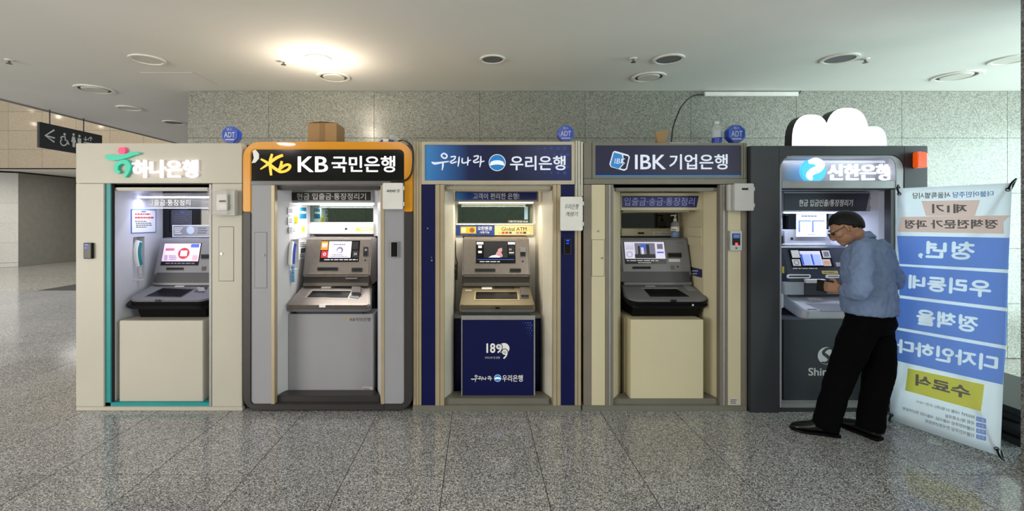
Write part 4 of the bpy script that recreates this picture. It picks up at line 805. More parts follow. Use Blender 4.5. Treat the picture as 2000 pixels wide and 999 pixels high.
# ------------------------------------------------------------------ booth 5: slate with silver rounded arch
b5 = thing('bank_booth', 'dark slate bank booth with rounded silver arch and glowing globe sign', 'booth', (X(1640), 4.3, 0), 'bank booths')
d5 = 3.72; F5 = FPL(d5)
zt = Z(285, d5); xa, xb = X(1467, d5), X(1812, d5)
part('side_panel', MB().box(xa, xa+.03, d5+.06, 4.95, .012, zt-.01), SLATE, b5); part('side_panel', MB().box(xb-.03, xb, d5+.06, 4.95, .012, zt-.01), SLATE, b5)
part('roof_panel', MB().box(xa+.03, xb-.03, d5+.06, 4.95, zt-.035, zt-.01), SLATE, b5); part('rear_panel', MB().box(xa+.03, xb-.03, 4.92, 4.95, .012, zt-.035), SLATE, b5)
slab(b5, 'front_panel', F5, (1466, 285, 1522.5, 811), SLATE, -.06, 0, .003); slab(b5, 'front_panel', F5, (1766, 285, 1812, 811), SLATE, -.06, 0, .003); slab(b5, 'header_panel', F5, (1522.5, 285, 1766, 303), SLATE, -.06, 0)
for sx, ex in ((1522.5, 1), (1766, -1)):
    r = 26; c_ = sx+ex*r; cor = [(sx, 303)]+[(c_-ex*r*math.cos(math.radians(a)), 303+r-r*math.sin(math.radians(a))) for a in range(90, -1, -15)]
    part('corner_fillet', MB().polypx(F5, cor, -.06, 0), SLATE, b5)
G5 = FPL(3.755)
oa = [(1523, 372), (1523, 330)]+arc(1549, 330, 26, 180, 270)+arc(1739, 330, 26, 270, 360)+[(1765, 330), (1765, 372)]
ia = [(1527, 372), (1527, 335)]+arc(1546, 326, 19, 180, 270)+arc(1730, 326, 19, 270, 360)+[(1750, 335), (1750, 372)]
part('silver_arch', MB().band(FPL(3.725), oa, ia, -.16, 0).bevel(.003, 2, .6), SILVER, b5)
slab(b5, 'sign_back', FPL(3.87), (1520, 303, 1760, 356), SILVER, -.02, 0); slab(b5, 'sign_sill', FPL(3.73), (1527, 353.5, 1750, 368), SILVER, -.15, 0, .004)
inner_lamp(b5, 'sign_lamp', FPL(3.82), (1536, 305.5, 1744, 309), TUBEC, .6, (.86, .9, 1)); slab(b5, 'sign_rail', FPL(3.80), (1529, 314, 1746, 318), emi('rail_lit', '#d8dcea', .5), -.012, 0)
S5 = FPL(3.80); sl = part('globe_emblem', MB().discpx(S5, 1584, 334.5, 23, 0, .035, 40), LETSKY, b5)
gl = MB().stroke(S5, [(1573, 318), (1585, 316), (1596, 322), (1592, 331), (1581, 336), (1574, 344), (1580, 352)], [6, 13, 17, 14, 13, 12, 5], .0355, .037); part('emblem_ribbon', gl, LETSH, sl)
txt(b5, '신한은행', S5, (1615, 321, 1737, 353), LETSH, .004, .02, .02, name='glowing_lettering')
slab(b5, 'lintel_gap', FPL(3.74), (1525, 368, 1750, 370.5), GAP, -.06, 0); slab(b5, 'jamb_profile', FPL(3.73), (1740, 371, 1748, 800), DGREY, -.06, 0); slab(b5, 'jamb_profile', FPL(3.725), (1748.3, 371, 1766, 806), SILVER, -.06, 0, .003); slab(b5, 'jamb_profile', FPL(3.725), (1523, 371, 1526.5, 797), SILVER, -.05, 0, .002)
slab(b5, 'bottom_rail', FPL(3.74), (1521, 790, 1740, 797.5), ALU, -.12, 0, .003); slab(b5, 'base_bar', FPL(3.735), (1518, 798, 1748, 810.5), SLATE, -.08, 0, .003)
W5 = mat('cool_white_wall', '#c3c6d2', .4, var=.02)
wl5, wr5 = interior(b5, X(1526.5, 3.8), X(1741, 3.8), Z(371, 3.8), 4.46, W5, W5, .02, .02, 3.9, .05, None, (2.745, 3.385), 1.40)
P5 = FPL(3.98); hd = slab(b5, 'header_box', P5, (1531, 375, 1752, 413), SILVER, -.22, 0, .004); hs = part('header_sign', MB().polypx(P5, [(1531, 378), (1697.5, 378), (1690, 412.5), (1531, 411)], 0, .006), mat('charcoal_sign', '#3a3d48', .35), hd)
txt(hs, '현금 입금인출/통장정리기', P5, (1560, 390, 1665, 403.5), WPRINT, .007, .014, shear=.15)
rp = slab(b5, 'right_lining', FPL(4.0), (1697, 413, 1760, 640), SILVER, -.02, 0); sk = slab(hd, 'information_sticker', P5, (1699, 386, 1736.5, 406), SILVERPR, 0, .002); slab(sk, 'sticker_head', P5, (1699, 386, 1736.5, 390), NAVY, .002, .0026); slab(sk, 'sticker_foot', P5, (1699, 403.5, 1736.5, 406), NAVY, .002, .0026); textlines(sk, P5, (1701, 391, 1735, 403), 3, INK, .0022, 81)
inner_lamp(b5, 'lamp_tube', FPL(4.24), (1534, 414.5, 1692, 417), TUBEC, 6, (.72, .80, 1))
R5 = FPL(4.46); slab(b5, 'dark_mirror', R5, (1528, 418, 1620, 448), mat('dark_mirror', '#30383a', .04, 1, var=0), 0, .006); slab(b5, 'rear_ledge', R5, (1528, 450, 1620, 480), SILVER, 0, .03, .003); R5b = FPL(4.43)
part('lens', MB().discpx(R5b, 1546.5, 466.5, 2.6, 0, .004, 16), GAP, b5); slab(b5, 'ledge_strip', R5b, (1528, 476.5, 1612, 478.5), WPRINT, 0, .004)
nn = slab(b5, 'paper_notice', FPL(4.40), (1555.5, 417, 1614, 462.5), emi('lit_paper', '#e6e8ff', .55), -.004, 0, .0); N5 = FPL(4.40)  # posted paper, lamp light put in as its own glow
for x0 in (1559, 1585.5):
    slab(nn, 'notice_table', N5, (x0, 431, x0+25, 454), emi('table_pale', '#c3cdf2', .45), .001, .0016); slab(nn, 'notice_table_head', N5, (x0, 430.5, x0+25, 433), emi('table_blue', '#4a62c8', .4), .0017, .0023); slab(nn, 'notice_table_side', N5, (x0, 433, x0+3.5, 454), emi('table_blue', '#4a62c8', .4), .0017, .0023)
textlines(nn, N5, (1565, 420.5, 1603, 425), 1, INK, .001, 82); textlines(nn, N5, (1577, 457, 1592, 460), 1, INK, .001, 83)
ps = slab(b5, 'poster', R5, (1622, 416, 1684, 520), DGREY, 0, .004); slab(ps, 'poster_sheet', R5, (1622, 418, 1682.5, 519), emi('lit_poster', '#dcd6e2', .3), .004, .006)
slab(b5, 'yellow_sticker', wl5, (1527.6, 521, 1531.3, 534), YEL, 0, .002)
SHC = (ATMBLUE, LGREY, LGREY, LGREY, mat('slate_apron_dark', '#3c4048', .45))
t, MP, DP, mo, de = atm('cash_machine', 'blue-black cash machine with pale grey deck in use by the man', 3.065, .62, 'c', SHC, (4.08, 1.0, 4.20, 1.318), (3.84, .80, 4.12, .868), .66, .62, .04, .07, zlow=.69)
t['group'] = 'cash machines'
screen(mo, MP, (1543, 487.5, 1624, 522), [('screen_page', (1564, 491, 1604, 519), SCRW), ('screen_panel', (1545.5, 489.5, 1560.5, 504), SCRT), ('screen_panel', (1547.5, 507, 1563, 520), SCRT), ('screen_panel', (1605.5, 490, 1620.5, 504), SCRT), ('screen_panel', (1607, 507, 1622, 520), SCRT), ('screen_inset', (1608, 492, 1618.5, 502), SCRG), ('screen_inset', (1609, 510.5, 1620, 518), SCRO)])
for x0 in (1564.5, 1584.5): slab(mo, 'screen_table', MP, (x0, 497.5, x0+18.5, 518.5), emi('table_sky', '#a9bdf0', .55), .0036, .0042); slab(mo, 'screen_table_side', MP, (x0, 497, x0+3.5, 518), SCRB, .0043, .0048)
part('screen_clock', MB().ring(MP, *MP.px(1555, 513.5), .018, .024, .0036, .0045, 20), SCRG, mo); textlines(mo, MP, (1548, 523.5, 1620, 526.5), 1, SCRT, .001, 91)
for q in ((1536, 536.5, 1583, 544.5), (1612, 537, 1640, 544)):
    x0, y0, x1, y1 = q; sb = part('slot_bezel', MB().polypx(MP, rr(x0, y0, x1, y1, (y1-y0)/2-.1, 6), -.002, .008).bevel(.002), WPRINT, mo); slab(sb, 'card_slot', MP, (x0+4, y0+2.8, x1-4, y1-2.8), GAP, .007, .0088)
yl = slab(mo, 'yellow_label', MP, (1605.5, 529.5, 1636.5, 535.5), mat('yellow_label', '#d8c86a', .5), 0, .002); textlines(yl, MP, (1607, 531, 1635, 534), 1, INK, .0022, 92); slab(mo, 'code_reader', MP, (1633, 513, 1637, 521), SILVERPR, 0, .002); slab(mo, 'code_reader', MP, (1638, 513, 1642.5, 521), SILVERPR, 0, .002); textlines(mo, MP, (1630, 488.5, 1643, 491.5), 1, INK, .001, 93)
TP = FPL(4.09); slab(t, 'receipt_flap', TP, (1570, 545.5, 1607.5, 552.5), WPRINT, -.02, .035, .003); slab(t, 'cash_mouth', TP, (1569, 553, 1612, 576), mat('cash_mouth', '#4a4d55', .4), -.02, .02, .003); slab(t, 'throat_cover', TP, (1530, 551, 1569, 576), LGREY, -.02, .012, .003)
for k in range(4): slab(de, 'guide_rib', DP, (1574+k*9, 577.5, 1581+k*9, 586), WPRINT if k < 3 else SILVERPR, 0, .003)
part('display', MB().polypx(DP, [(1573, 593.5), (1650, 594), (1650, 608), (1607, 608.5)], -.002, .002), mat('tray_grey', '#7d7f88', .35), de); slab(de, 'deck_label', DP, (1577, 604, 1595, 606), DGREY, 0, .001)
LC = FPL(3.82); mc = mat('slate_cabinet', '#2c3037', .42, var=.03); lc = part('lower_cabinet', MB().rect(LC, (1530, 625, 1737, 789), -.2, 0), mc, t, .004)
e1 = part('snake_emblem', MB().discpx(LC, 1614, 695.5, 17, .0005, .0012, 36), SILVERPR, lc)
part('emblem_ribbon', MB().stroke(LC, [(1621, 681), (1613, 683), (1608, 690), (1616, 697), (1620, 703), (1614, 709), (1604, 708)], [3, 5, 6, 7, 6, 5, 2], .0012, .002).stroke(LC, [(1621, 681), (1626, 684), (1624, 690)], [2, 4, 1.5], .0014, .0022), mc, e1)
txt(lc, 'Shinhan', LC, (1578.5, 719, 1649, 734.5), SILVERPR, .001, .02)
slab(b5, 'door_handle', FPL(3.88), (1525, 575, 1531, 602), LGREY, -.02, .0, .004)
# ================================================================== things fixed to the booths or standing on them
def beacon(px, py, r, d, label, tilt=0):
    c = Vector((X(px, d), d, Z(py, d))); rr_ = r*d/FP; pl = PL(c, (1, 0, 0), (0, 0, 1))
    t = thing('alarm_beacon', label, 'beacon', c-Vector((0, 0, rr_*.93)), 'blue octagonal alarm beacons')
    oc = lambda k: [(rr_*k*math.cos(math.radians(22.5+45*i)), rr_*k*math.sin(math.radians(22.5+45*i))) for i in range(8)]
    part('housing', MB().poly(pl, oc(1), -.06, .01).bevel(.006), BLUEP, t)
    part('face', MB().band(pl, oc(.93), oc(.86), .010, .0125, True, False), mat('pale_blue_plastic', '#3f6cd0', .3), t)
    q = lambda a, b, c_, e: (px+a*r, py+b*r, px+c_*r, py+e*r)
    txt(t, 'ADT', pl, q(-.62, -.28, .58, .33), mat('pale_letters', '#b9c4e4', .4, var=0), .012, .02); txt(t, '캡스', pl, q(-.35, -.72, .3, -.45), mat('pale_letters', '#b9c4e4', .4), .012, .01); slab(t, 'caption_line', pl, q(-.5, .5, .5, .62), mat('pale_letters', '#b9c4e4', .4), .010, .012)
    return t
b = beacon(450, 263.5, 17.5, 3.95, 'blue octagonal alarm beacon on the ivory booth roof'); beacon(1105, 261, 17, 3.95, 'blue octagonal alarm beacon on the champagne and navy booth roof'); beacon(1438, 261.5, 18.5, 3.95, 'blue octagonal alarm beacon on the cream booth roof beside the bottle')
# beacon lying flat
d = 4.0; c = Vector((X(757, d), d, Z(283, 3.8)+.003)); t = thing('alarm_beacon', 'blue alarm beacon lying flat under plastic film on the orange-framed booth', 'beacon', c, 'blue octagonal alarm beacons')
pl = PL(c, (1, 0, 0), (0, 1, 0)); oc = [(.075*math.cos(math.radians(22.5+45*i)), .075*math.sin(math.radians(22.5+45*i))) for i in range(8)]
part('housing', MB().poly(pl, oc, 0, .065).bevel(.012), BLUEP, t); part('white_band', MB().box(c.x-.025, c.x+.02, c.y-.072, c.y+.02, c.z+.01, c.z+.0675), WPRINT, t)
part('plastic_film', MB().tube([(c.x+.02, c.y-.03, c.z+.095), (c.x+.08, c.y-.03, c.z+.08), (c.x+.13, c.y-.03, c.z+.02)], [.012, .018, .01], 10), CLEAR, t, smooth=True)
# cardboard box
d = 4.0; zb = Z(283, 3.8)+.001; x0, x1 = X(601, d), X(657.5, d); zt = Z(239, d); c = (X(629, d), 4.12, zb)
t = thing('cardboard_box', 'closed brown cardboard box with taped seam on the orange-framed booth', 'box', c)
part('carton', MB().box(x0, x1, 4.0, 4.24, zb, zt-.006), CARD, t, .002)
part('flap', MB().prism([(x0, 4.0, zt-.006), (x0, 4.24, zt-.006), (x0+.005, 4.24, zt-.003), (x0+.005, 4.0, zt-.003)], [(c[0]-.002, 4.0, zt+.006), (c[0]-.002, 4.24, zt+.006), (c[0]-.002, 4.24, zt+.009), (c[0]-.002, 4.0, zt+.009)]), CARD, t)
part('flap', MB().prism([(x1, 4.0, zt-.006), (x1, 4.24, zt-.006), (x1-.005, 4.24, zt-.003), (x1-.005, 4.0, zt-.003)], [(c[0]+.002, 4.0, zt+.006), (c[0]+.002, 4.24, zt+.006), (c[0]+.002, 4.24, zt+.009), (c[0]+.002, 4.0, zt+.009)]), CARD, t)
part('tape', MB().box(c[0]-.022, c[0]+.024, 3.9985, 4.0, zb+.03, zt-.004).box(c[0]-.024, c[0]+.026, 3.9985, 4.0, zb, zb+.04), TAPE, t)
# loose cable at the rounded frame corner
pc = lambda px, py, d: (X(px, d), d, Z(py, d))
single('loose_cable', MB().tube([pc(779, 275.5, 3.86), pc(787, 273.5, 3.80), pc(797, 279, 3.74), pc(805, 290, 3.72), pc(807, 310, 3.715), pc(804.5, 335, 3.715), pc(797, 349, 3.715), pc(783, 354.5, 3.715), pc(769, 354, 3.715), pc(763, 358, 3.71)], .008, 8), CABLE, 'black cable looping from the orange frame down to a white meter box', 'cable', pc(763, 358, 3.71), smooth=True)
# meter boxes
def meter_box(q, label, d=3.685, m=WHITE, note=None, base=3.745):
    pl = FPL(d); a0, a1, b0, b1 = pl.rect(q)
    t = thing('meter_box', label, 'meter box', (pl.pt((a0+a1)/2, b0).x, base, b0), 'meter boxes on the booth fronts')
    lid = part('lid', MB().poly(pl, rr(a0, b0, a1, b1, .012, 4), -.02, 0).bevel(.004), m, t); part('box_back', MB().pbox(pl, a0+.006, a1-.006, b0+.006, b1-.006, -(base-d)+.001, -.021).bevel(.003), m, t)
    for f in (.2, .8):
        b_ = b0+(b1-b0)*f; part('hinge', MB().pbox(pl, a1-.002, a1+.008, b_-.015, b_+.015, -.03, -.004), m, t)
    return t, pl, lid
t, pl, lid = meter_box((747, 357.5, 787, 409), 'white meter box with black cable beside the black bank sign', base=3.736); textlines(lid, pl, (755, 371, 780, 376), 1, INK, .0008, 101, 'handwriting'); txt(lid, '국민은행', pl, (754, 370, 781, 376.5), INK, .0012, 0, name='handwriting', shear=.2)
t, pl, lid = meter_box((1094.5, 384.5, 1138.5, 451), 'tall white meter box with handwriting on the navy and champagne booth'); txt(lid, '우리은행', pl, (1103, 399, 1130, 409), mat('marker_ink', '#26262a', .6), .001, 0, name='handwriting', shear=.2); txt(lid, '계량기', pl, (1105, 414, 1129, 423), mat('marker_ink', '#26262a', .6), .001, 0, name='handwriting', shear=.15)
t, pl, lid = meter_box((1434, 358.5, 1473, 412), 'grey-white meter box with small black label on the cream booth', 3.68, mat('grey_white_plastic', '#b9b8b8', .4)); slab(lid, 'label_strip', pl, (1449, 367.5, 1461.5, 371.5), BLACK, 0, .0015); part('mounting_plate', MB().rect(FPL(3.73), (1420, 361, 1437, 412), -.014, .02), MATS['grey_white_plastic'], t, .003)
# clear-covered meter on booth 1
pl = FPL(3.70); t = thing('meter_box', 'meter box with smoky clear cover on the ivory booth', 'meter box', (X(434, 3.74), 3.755, Z(421, 3.74)), 'meter boxes on the booth fronts')
part('box_back', MB().rect(pl, (416, 372, 458.5, 421), -.055, -.002), mat('grey_white_plastic2', '#c2c1bd', .4), t, .004)
part('meter', MB().rect(pl, (425.5, 380, 446, 411), -.002, .022), WHITE, t, .003); slab(t, 'meter_display', FPL(3.676), (428, 391.5, 441, 395), BLACK, -.001, .001); slab(t, 'meter_label', FPL(3.676), (427.5, 398, 443, 407), SILVERPR, -.001, .001)
part('clear_cover', MB().band(pl, rr(410.5, 371, 449.5, 420, 3), rr(412.5, 373, 447.5, 418, 3), -.001, .04, True).rect(pl, (411, 371.5, 449, 419.5), .041, .044), SMOKE, t)
# access readers
def reader(q, label, d, body, face, lights):
    pl = FPL(d-.025); t = thing('access_reader', label, 'card reader', (X((q[0]+q[2])/2, d), d, Z(q[3], d)), 'access readers on the booth fronts')
    part('case', MB().rect(pl, q, -.024, 0).bevel(.003), body, t); i = 1.6
    slab(t, 'face', pl, (q[0]+i, q[1]+i, q[2]-i, q[3]-i), face, 0, .0015)
    for r, m in lights: slab(t, 'indicator', pl, r, m, .0015, .0025)
    return t, pl
reader((162.5, 475, 179, 506), 'black access reader with blue light on the ivory front panel', 3.76, BLACK, DSCREEN, [((166, 477.5, 172, 479.5), BLUEGLOW), ((166, 484, 170, 485.5), BLUEGLOW)])
reader((762.5, 472, 777.5, 503.5), 'silver-framed black access reader on the grey front panel', 3.75, SILVER, BLACK, [])
reader((1101.5, 467, 1116, 497.5), 'slim black access reader with blue light on the navy strip', 3.76, DGREY, BLACK, [((1106, 469.5, 1111.5, 471.5), BLUEGLOW), ((1106, 475, 1111, 476.5), BLUEGLOW)])
t, pl = reader((1425.5, 451.5, 1449.5, 490), 'silver access reader with blue display and red light on the cream panel', 3.76, SILVER, SILVER, [((1430, 456.5, 1445.5, 479.5), BLACK)])
slab(t, 'display', pl, (1432, 458, 1444, 465.5), emi('reader_blue', '#3858a0', .5), .0025, .0032); part('red_light', MB().discpx(pl, 1438, 477, 2.6, .0025, .005, 14), REDGLOW, t); part('button', MB().discpx(pl, 1438, 485, 1.8, .0015, .004, 12), DGREY, t)
# on the cream booth roof
zb = Z(281, 3.8)+.001; d = 3.95
single('white_tray', MB().prism([(X(1309, 3.83), 3.83, zb+.004), (X(1362, 3.86), 3.86, zb+.006), (X(1350, 4.2), 4.25, zb+.035), (X(1312, 4.2), 4.25, zb+.035)], [(X(1309, 3.83), 3.83, zb+.014), (X(1362, 3.86), 3.86, zb+.018), (X(1350, 4.2), 4.25, zb+.047), (X(1312, 4.2), 4.25, zb+.047)]), WHITE, 'thin white panel lying on the cream booth roof', 'panel', (X(1330, 4), 4, zb), .002)
single('cardboard_piece', MB().prism([(X(1286, 3.9), 3.9, zb+.0), (X(1300, 3.9), 3.92, zb), (X(1300, 3.9), 4.0, zb), (X(1286, 3.9), 3.98, zb)], [(X(1283, 3.9), 3.93, Z(256.5, 3.9)), (X(1312, 3.9), 3.95, Z(251.5, 3.9)), (X(1313, 3.9), 3.97, Z(251.5, 3.9)), (X(1285, 3.9), 3.95, Z(256.5, 3.9))]).bevel(.001, 1), CARD, 'small brown cardboard piece leaning beside the white panel', 'cardboard', (X(1300, 3.9), 3.94, zb))
d = 4.0; c = Vector((X(1400, d), d, zb)); r = 9.0*d/FP; h = Z(238, d)-zb
t = thing('plastic_bottle', 'clear plastic bottle with blue label on the cream booth roof', 'bottle', c)
part('bottle', MB().lathe(c, [(r*.9, 0), (r, .006), (r, h*.68), (r*.9, h*.78), (r*.42, h*.88), (r*.4, h*.92)], 24), CLEAR, t, smooth=True); part('blue_label', MB().lathe(c, [(r*1.02, h*.05), (r*1.02, h*.36)], 24), BLUEP, t, smooth=False); part('white_label', MB().lathe(c, [(r*1.015, h*.37), (r*1.015, h*.62)], 24), mat('pale_label', '#b8c4cc', .5), t); part('cap', MB().lathe(c, [(r*.45, h*.9), (r*.45, h)], 18), WHITE, t)
# sanitizer on the fourth machine
d = 4.30; zb = 1.3925; c = Vector((X(1318.5, d), d, zb)); r = .038
t = thing('sanitizer_bottle', 'pump bottle of blue hand sanitizer on the dark grey cash machine', 'bottle', c)
part('bottle', MB().lathe(c, [(r*.95, 0), (r, .005), (r, .125), (r*.7, .145), (r*.35, .155)], 24), CLEAR, t, smooth=True); part('gel', MB().lathe(c, [(r*.93, .004), (r*.95, .055)], 20), mat('blue_gel', '#3f7fd0', .2), t, smooth=True); lb = part('label', MB().lathe(c, [(r*1.02, .058), (r*1.02, .10)], 24), WPRINT, t)
pl = FPL(d-r*1.06); textlines(lb, pl, (1312, 447, 1325, 454), 2, INK, 0, 111); part('pump', MB().lathe(c, [(r*.38, .15), (r*.38, .175), (r*.15, .178), (r*.15, .20), (r*.35, .202), (r*.35, .212)], 16), WPRINT, t); part('nozzle', MB().tube([c+Vector((.005, 0, .207)), c+Vector((-.04, -.01, .207)), c+Vector((-.045, -.01, .2))], .006, 8, False), WPRINT, t)
# siren lamp on booth 5
pl = FPL(d5); t = thing('siren_lamp', 'orange warning lamp on the slate booth upper corner', 'lamp', (X(1797, d5), d5, Z(330, d5)))
part('base', MB().rect(pl, (1783.5, 298, 1790, 329.5), .001, .05).rect(pl, (1786, 300, 1811, 327), .001, .012).bevel(.003), WHITE, t); part('lens', MB().rect(FPL(d5-.05), (1789, 297, 1809.5, 328), -.035, .012).bevel(.008, 3), AMBER, t)
# plain glowing lightbox on the roof of booth 5 (figures left out)
d = 3.80; zb = zt5 = Z(285, d5)-.009; pl = FPL(d)
t = thing('roof_lightbox', 'plain glowing white lightbox with three rounded humps on the slate booth', 'lightbox', (X(1640, d), d, zb))
_, bb = pl.px(0, 0)
def hump(cx, ry, hw, py, seg=20):
    base = pl.px(cx, py)[1]; top = pl.px(cx, ry)[1]; a = pl.px(cx, py)[0]; w_ = pl.px(cx+hw, py)[0]-a; base = zb
    H_ = top-base
    return [(a-w_, base)]+[(a+w_*math.copysign(abs(math.cos(math.radians(q_)))**.75, math.cos(math.radians(q_))), base+H_*(.18+.82*math.sin(math.radians(q_))**.8)) for q_ in range(180, -1, -12)]+[(a+w_, base)]
for cx, ry, hw, m, f, bk in ((1584, 224, 36, emi('lightbox_lilac', '#f4e6f6', 1.3), .004, -.10), (1652, 212, 42, emi('lightbox_white', '#fffdfd', 1.9), .018, -.10), (1706, 247, 26, emi('lightbox_blue', '#cfe6fb', 1.3), .0, -.10)):
    pts = hump(cx, ry, hw, 284)
    part('light_panel', MB().poly(pl, pts, f-.012, f), m, t); sh = [(a+.0, b) for a, b in pts]; part('casing', MB().poly(pl, sh, bk, f-.0125), mat('lightbox_casing', '#27272c', .5), t)
# ================================================================== banner seen from behind
TL, TR, BR, BL = Vector((3.215, 3.53, 1.80)), Vector((3.46, 2.985, 1.80)), Vector((3.366, 2.97, .035)), Vector((3.135, 3.51, .035))
uu = ((TR-TL)+(BR-BL)).normalized(); vv = ((TL-BL)+(TR-BR)); vv = (vv-uu*vv.dot(uu)).normalized()
BP = PL((TL+TR+BR+BL)/4, uu, vv)
t = thing('standing_banner', 'white and blue fabric banner with reversed lettering beside the slate booth', 'banner', ((BL.x+BR.x)/2, (BL.y+BR.y)/2, 0))
nb = MB(); NX, NZ = 10, 24; g = []
for k in range(NZ+1):
    row = []
    for i in range(NX+1):
        s, q = i/NX, k/NZ; p = (BL*(1-s)+BR*s)*(1-q)+(TL*(1-s)+TR*s)*q
        row.append(nb.bm.verts.new(p-BP.n*.004+BP.n*(-.012*math.sin(math.pi*s)*math.sin(math.pi*q))))
    g.append(row)
for k in range(NZ):
    for i in range(NX): nb.bm.faces.new((g[k][i], g[k][i+1], g[k+1][i+1], g[k+1][i]))
fa = part('fabric', nb, BANW, t, smooth=True)
sm = fa.modifiers.new('thickness', 'SOLIDIFY'); sm.thickness = .0012
def pq(name, pts, m, c=.002): return part(name, MB().polypx(BP, pts, c, c+.0006), m, fa)
BF = [pq('blue_field', q_, BANB) for q_ in ([(1752, 461), (1972, 465), (1970, 527), (1757, 516)], [(1755, 520), (1969.5, 534), (1968, 602), (1757, 577)], [(1752, 582), (1967.5, 609), (1966, 676), (1748, 639)], [(1747, 644), (1965, 683), (1959, 752), (1741, 703)])]
def knock_out(field, body, quad, bold):
    """white lettering: the blue print leaves the letters bare"""
    f2 = bpy.data.objects.new('f', field.data); TS.collection.objects.link(f2); tmp = [f2]
    for dx, dy in ((0, 0), (bold, 0), (-bold, 0), (0, bold*.8), (0, -bold*.8)):
        cu = txt(fa, body, BP, None, BANW, -.001+dx*1e-5, 0, .006, True, quad=[(p+dx, q+dy) for p, q in quad]); cm = cu.data; bpy.data.objects.remove(cu)
        c2 = bpy.data.objects.new('c', cm); TS.collection.objects.link(c2); tmp.append(c2)
        bo = f2.modifiers.new('b', 'BOOLEAN'); bo.object = c2; bo.operation = 'DIFFERENCE'; bo.solver = 'EXACT'
    me = bpy.data.meshes.new_from_object(f2.evaluated_get(scratch_dg())); me.name = 'blue_field'
    for o_ in tmp: TS.collection.objects.unlink(o_); bpy.data.objects.remove(o_)
    field.data = me
pq('peach_tape', [(1800, 393), (1915, 391), (1904, 422), (1809, 422)], BANP); pq('peach_tape', [(1760, 424), (1974, 421), (1960, 434), (1961, 457), (1753, 453)], BANP, .0026)
pq('yellow_tape', [(1774, 720), (1923, 752), (1916, 804), (1768, 763)], BANY)
def bt(s, quad, m, bold=.03, c=.0035): txt(fa, s, BP, None, m, c, bold, 0, True, name='banner_lettering', quad=quad)
bt('더불어민주당', [(1860, 375), (1941, 373), (1941, 384), (1860, 387)], BANLB, .02); bt('서울특별시당', [(1782, 377), (1857, 375), (1857, 387), (1782, 389)], BANG, .02)
bt('제1기', [(1821, 399), (1889, 399), (1889, 417), (1821, 417)], BANG, .035); bt('정책전문가 과정', [(1768, 430), (1950, 429), (1950, 447), (1768, 447)], BANG, .035)
knock_out(BF[0], '청년,', [(1796, 472), (1904, 474), (1902, 509), (1795, 504)], 1.7); knock_out(BF[1], '우리동네', [(1777, 538), (1936, 549), (1934, 582), (1776, 563)], 1.7); knock_out(BF[2], '정책을', [(1792, 604), (1910, 620), (1909, 650), (1791, 633)], 1.7); knock_out(BF[3], '디자인하다', [(1753, 663), (1949, 697), (1947, 728), (1752, 688)], 1.7); bt('수료식', [(1789, 731), (1896, 756), (1895, 782), (1788, 753)], BANG, .04)
bt('2023년 10월 21일(토) 오전 10시', [(1791, 782), (1905, 812), (1905, 820), (1791, 788)], BANG, .012); bt('국회 제1소회의실', [(1847, 809), (1904, 824), (1904, 832), (1847, 816)], BANG, .012); bt('더불어민주당 서울시당, 서울시당 청년위원회', [(1764, 795), (1903, 836), (1903, 844), (1764, 801)], BANG, .012); bt('더불어민주당 전국청년위원회', [(1808, 819), (1903, 848), (1903, 856), (1808, 826)], BANG, .012)
for k, s in enumerate(('일시', '장소', '주최', '주관')):
    y = 814+k*11.6; pq('blue_tag', [(1907, y), (1926, y+4.5), (1926, y+13), (1907, y+8.5)], BANB); bt(s, [(1909.5, y+2), (1923.5, y+5.4), (1923.5, y+11), (1909.5, y+7.6)], BANL, .01)
for p, nm in ((TL, 'hook'), (TR, 'hook'), (BL, 'hook'), (BR, 'hook')):
    cc = (TL+TR+BL+BR)/4; q = p+(cc-p).normalized()*.045
    pl = PL(q, uu, vv); hk = part('hook', MB().ring(pl, 0, 0, .007, .013, .002, .007, 16), DGREY, t)
    e = p+(p-cc).normalized()*.03; e.z = max(e.z, .012)
    part('hook_arm', MB().tube([q+BP.n*.006, p-BP.n*.0, e-BP.n*.03], .006, 8), BLACK, hk)
# cross poles of the stand on the far side
hub = (BL+BR)/2-BP.n*.20; hub.z = .95
for p in (TL, TR): part('pole', MB().tube([hub, p+(p-(TL+TR+BL+BR)/4).normalized()*.03-BP.n*.03], .006, 8, False), DGREY, t)
for p in (BL, BR):
    e = p+(p-(TL+TR+BL+BR)/4).normalized()*.03; e.z = .012; part('pole', MB().tube([hub, e-BP.n*.03], .006, 8, False), DGREY, t)
part('rear_leg', MB().tube([hub, Vector((hub.x, hub.y, .012))-BP.n*.22], .006, 8, False), DGREY, t)
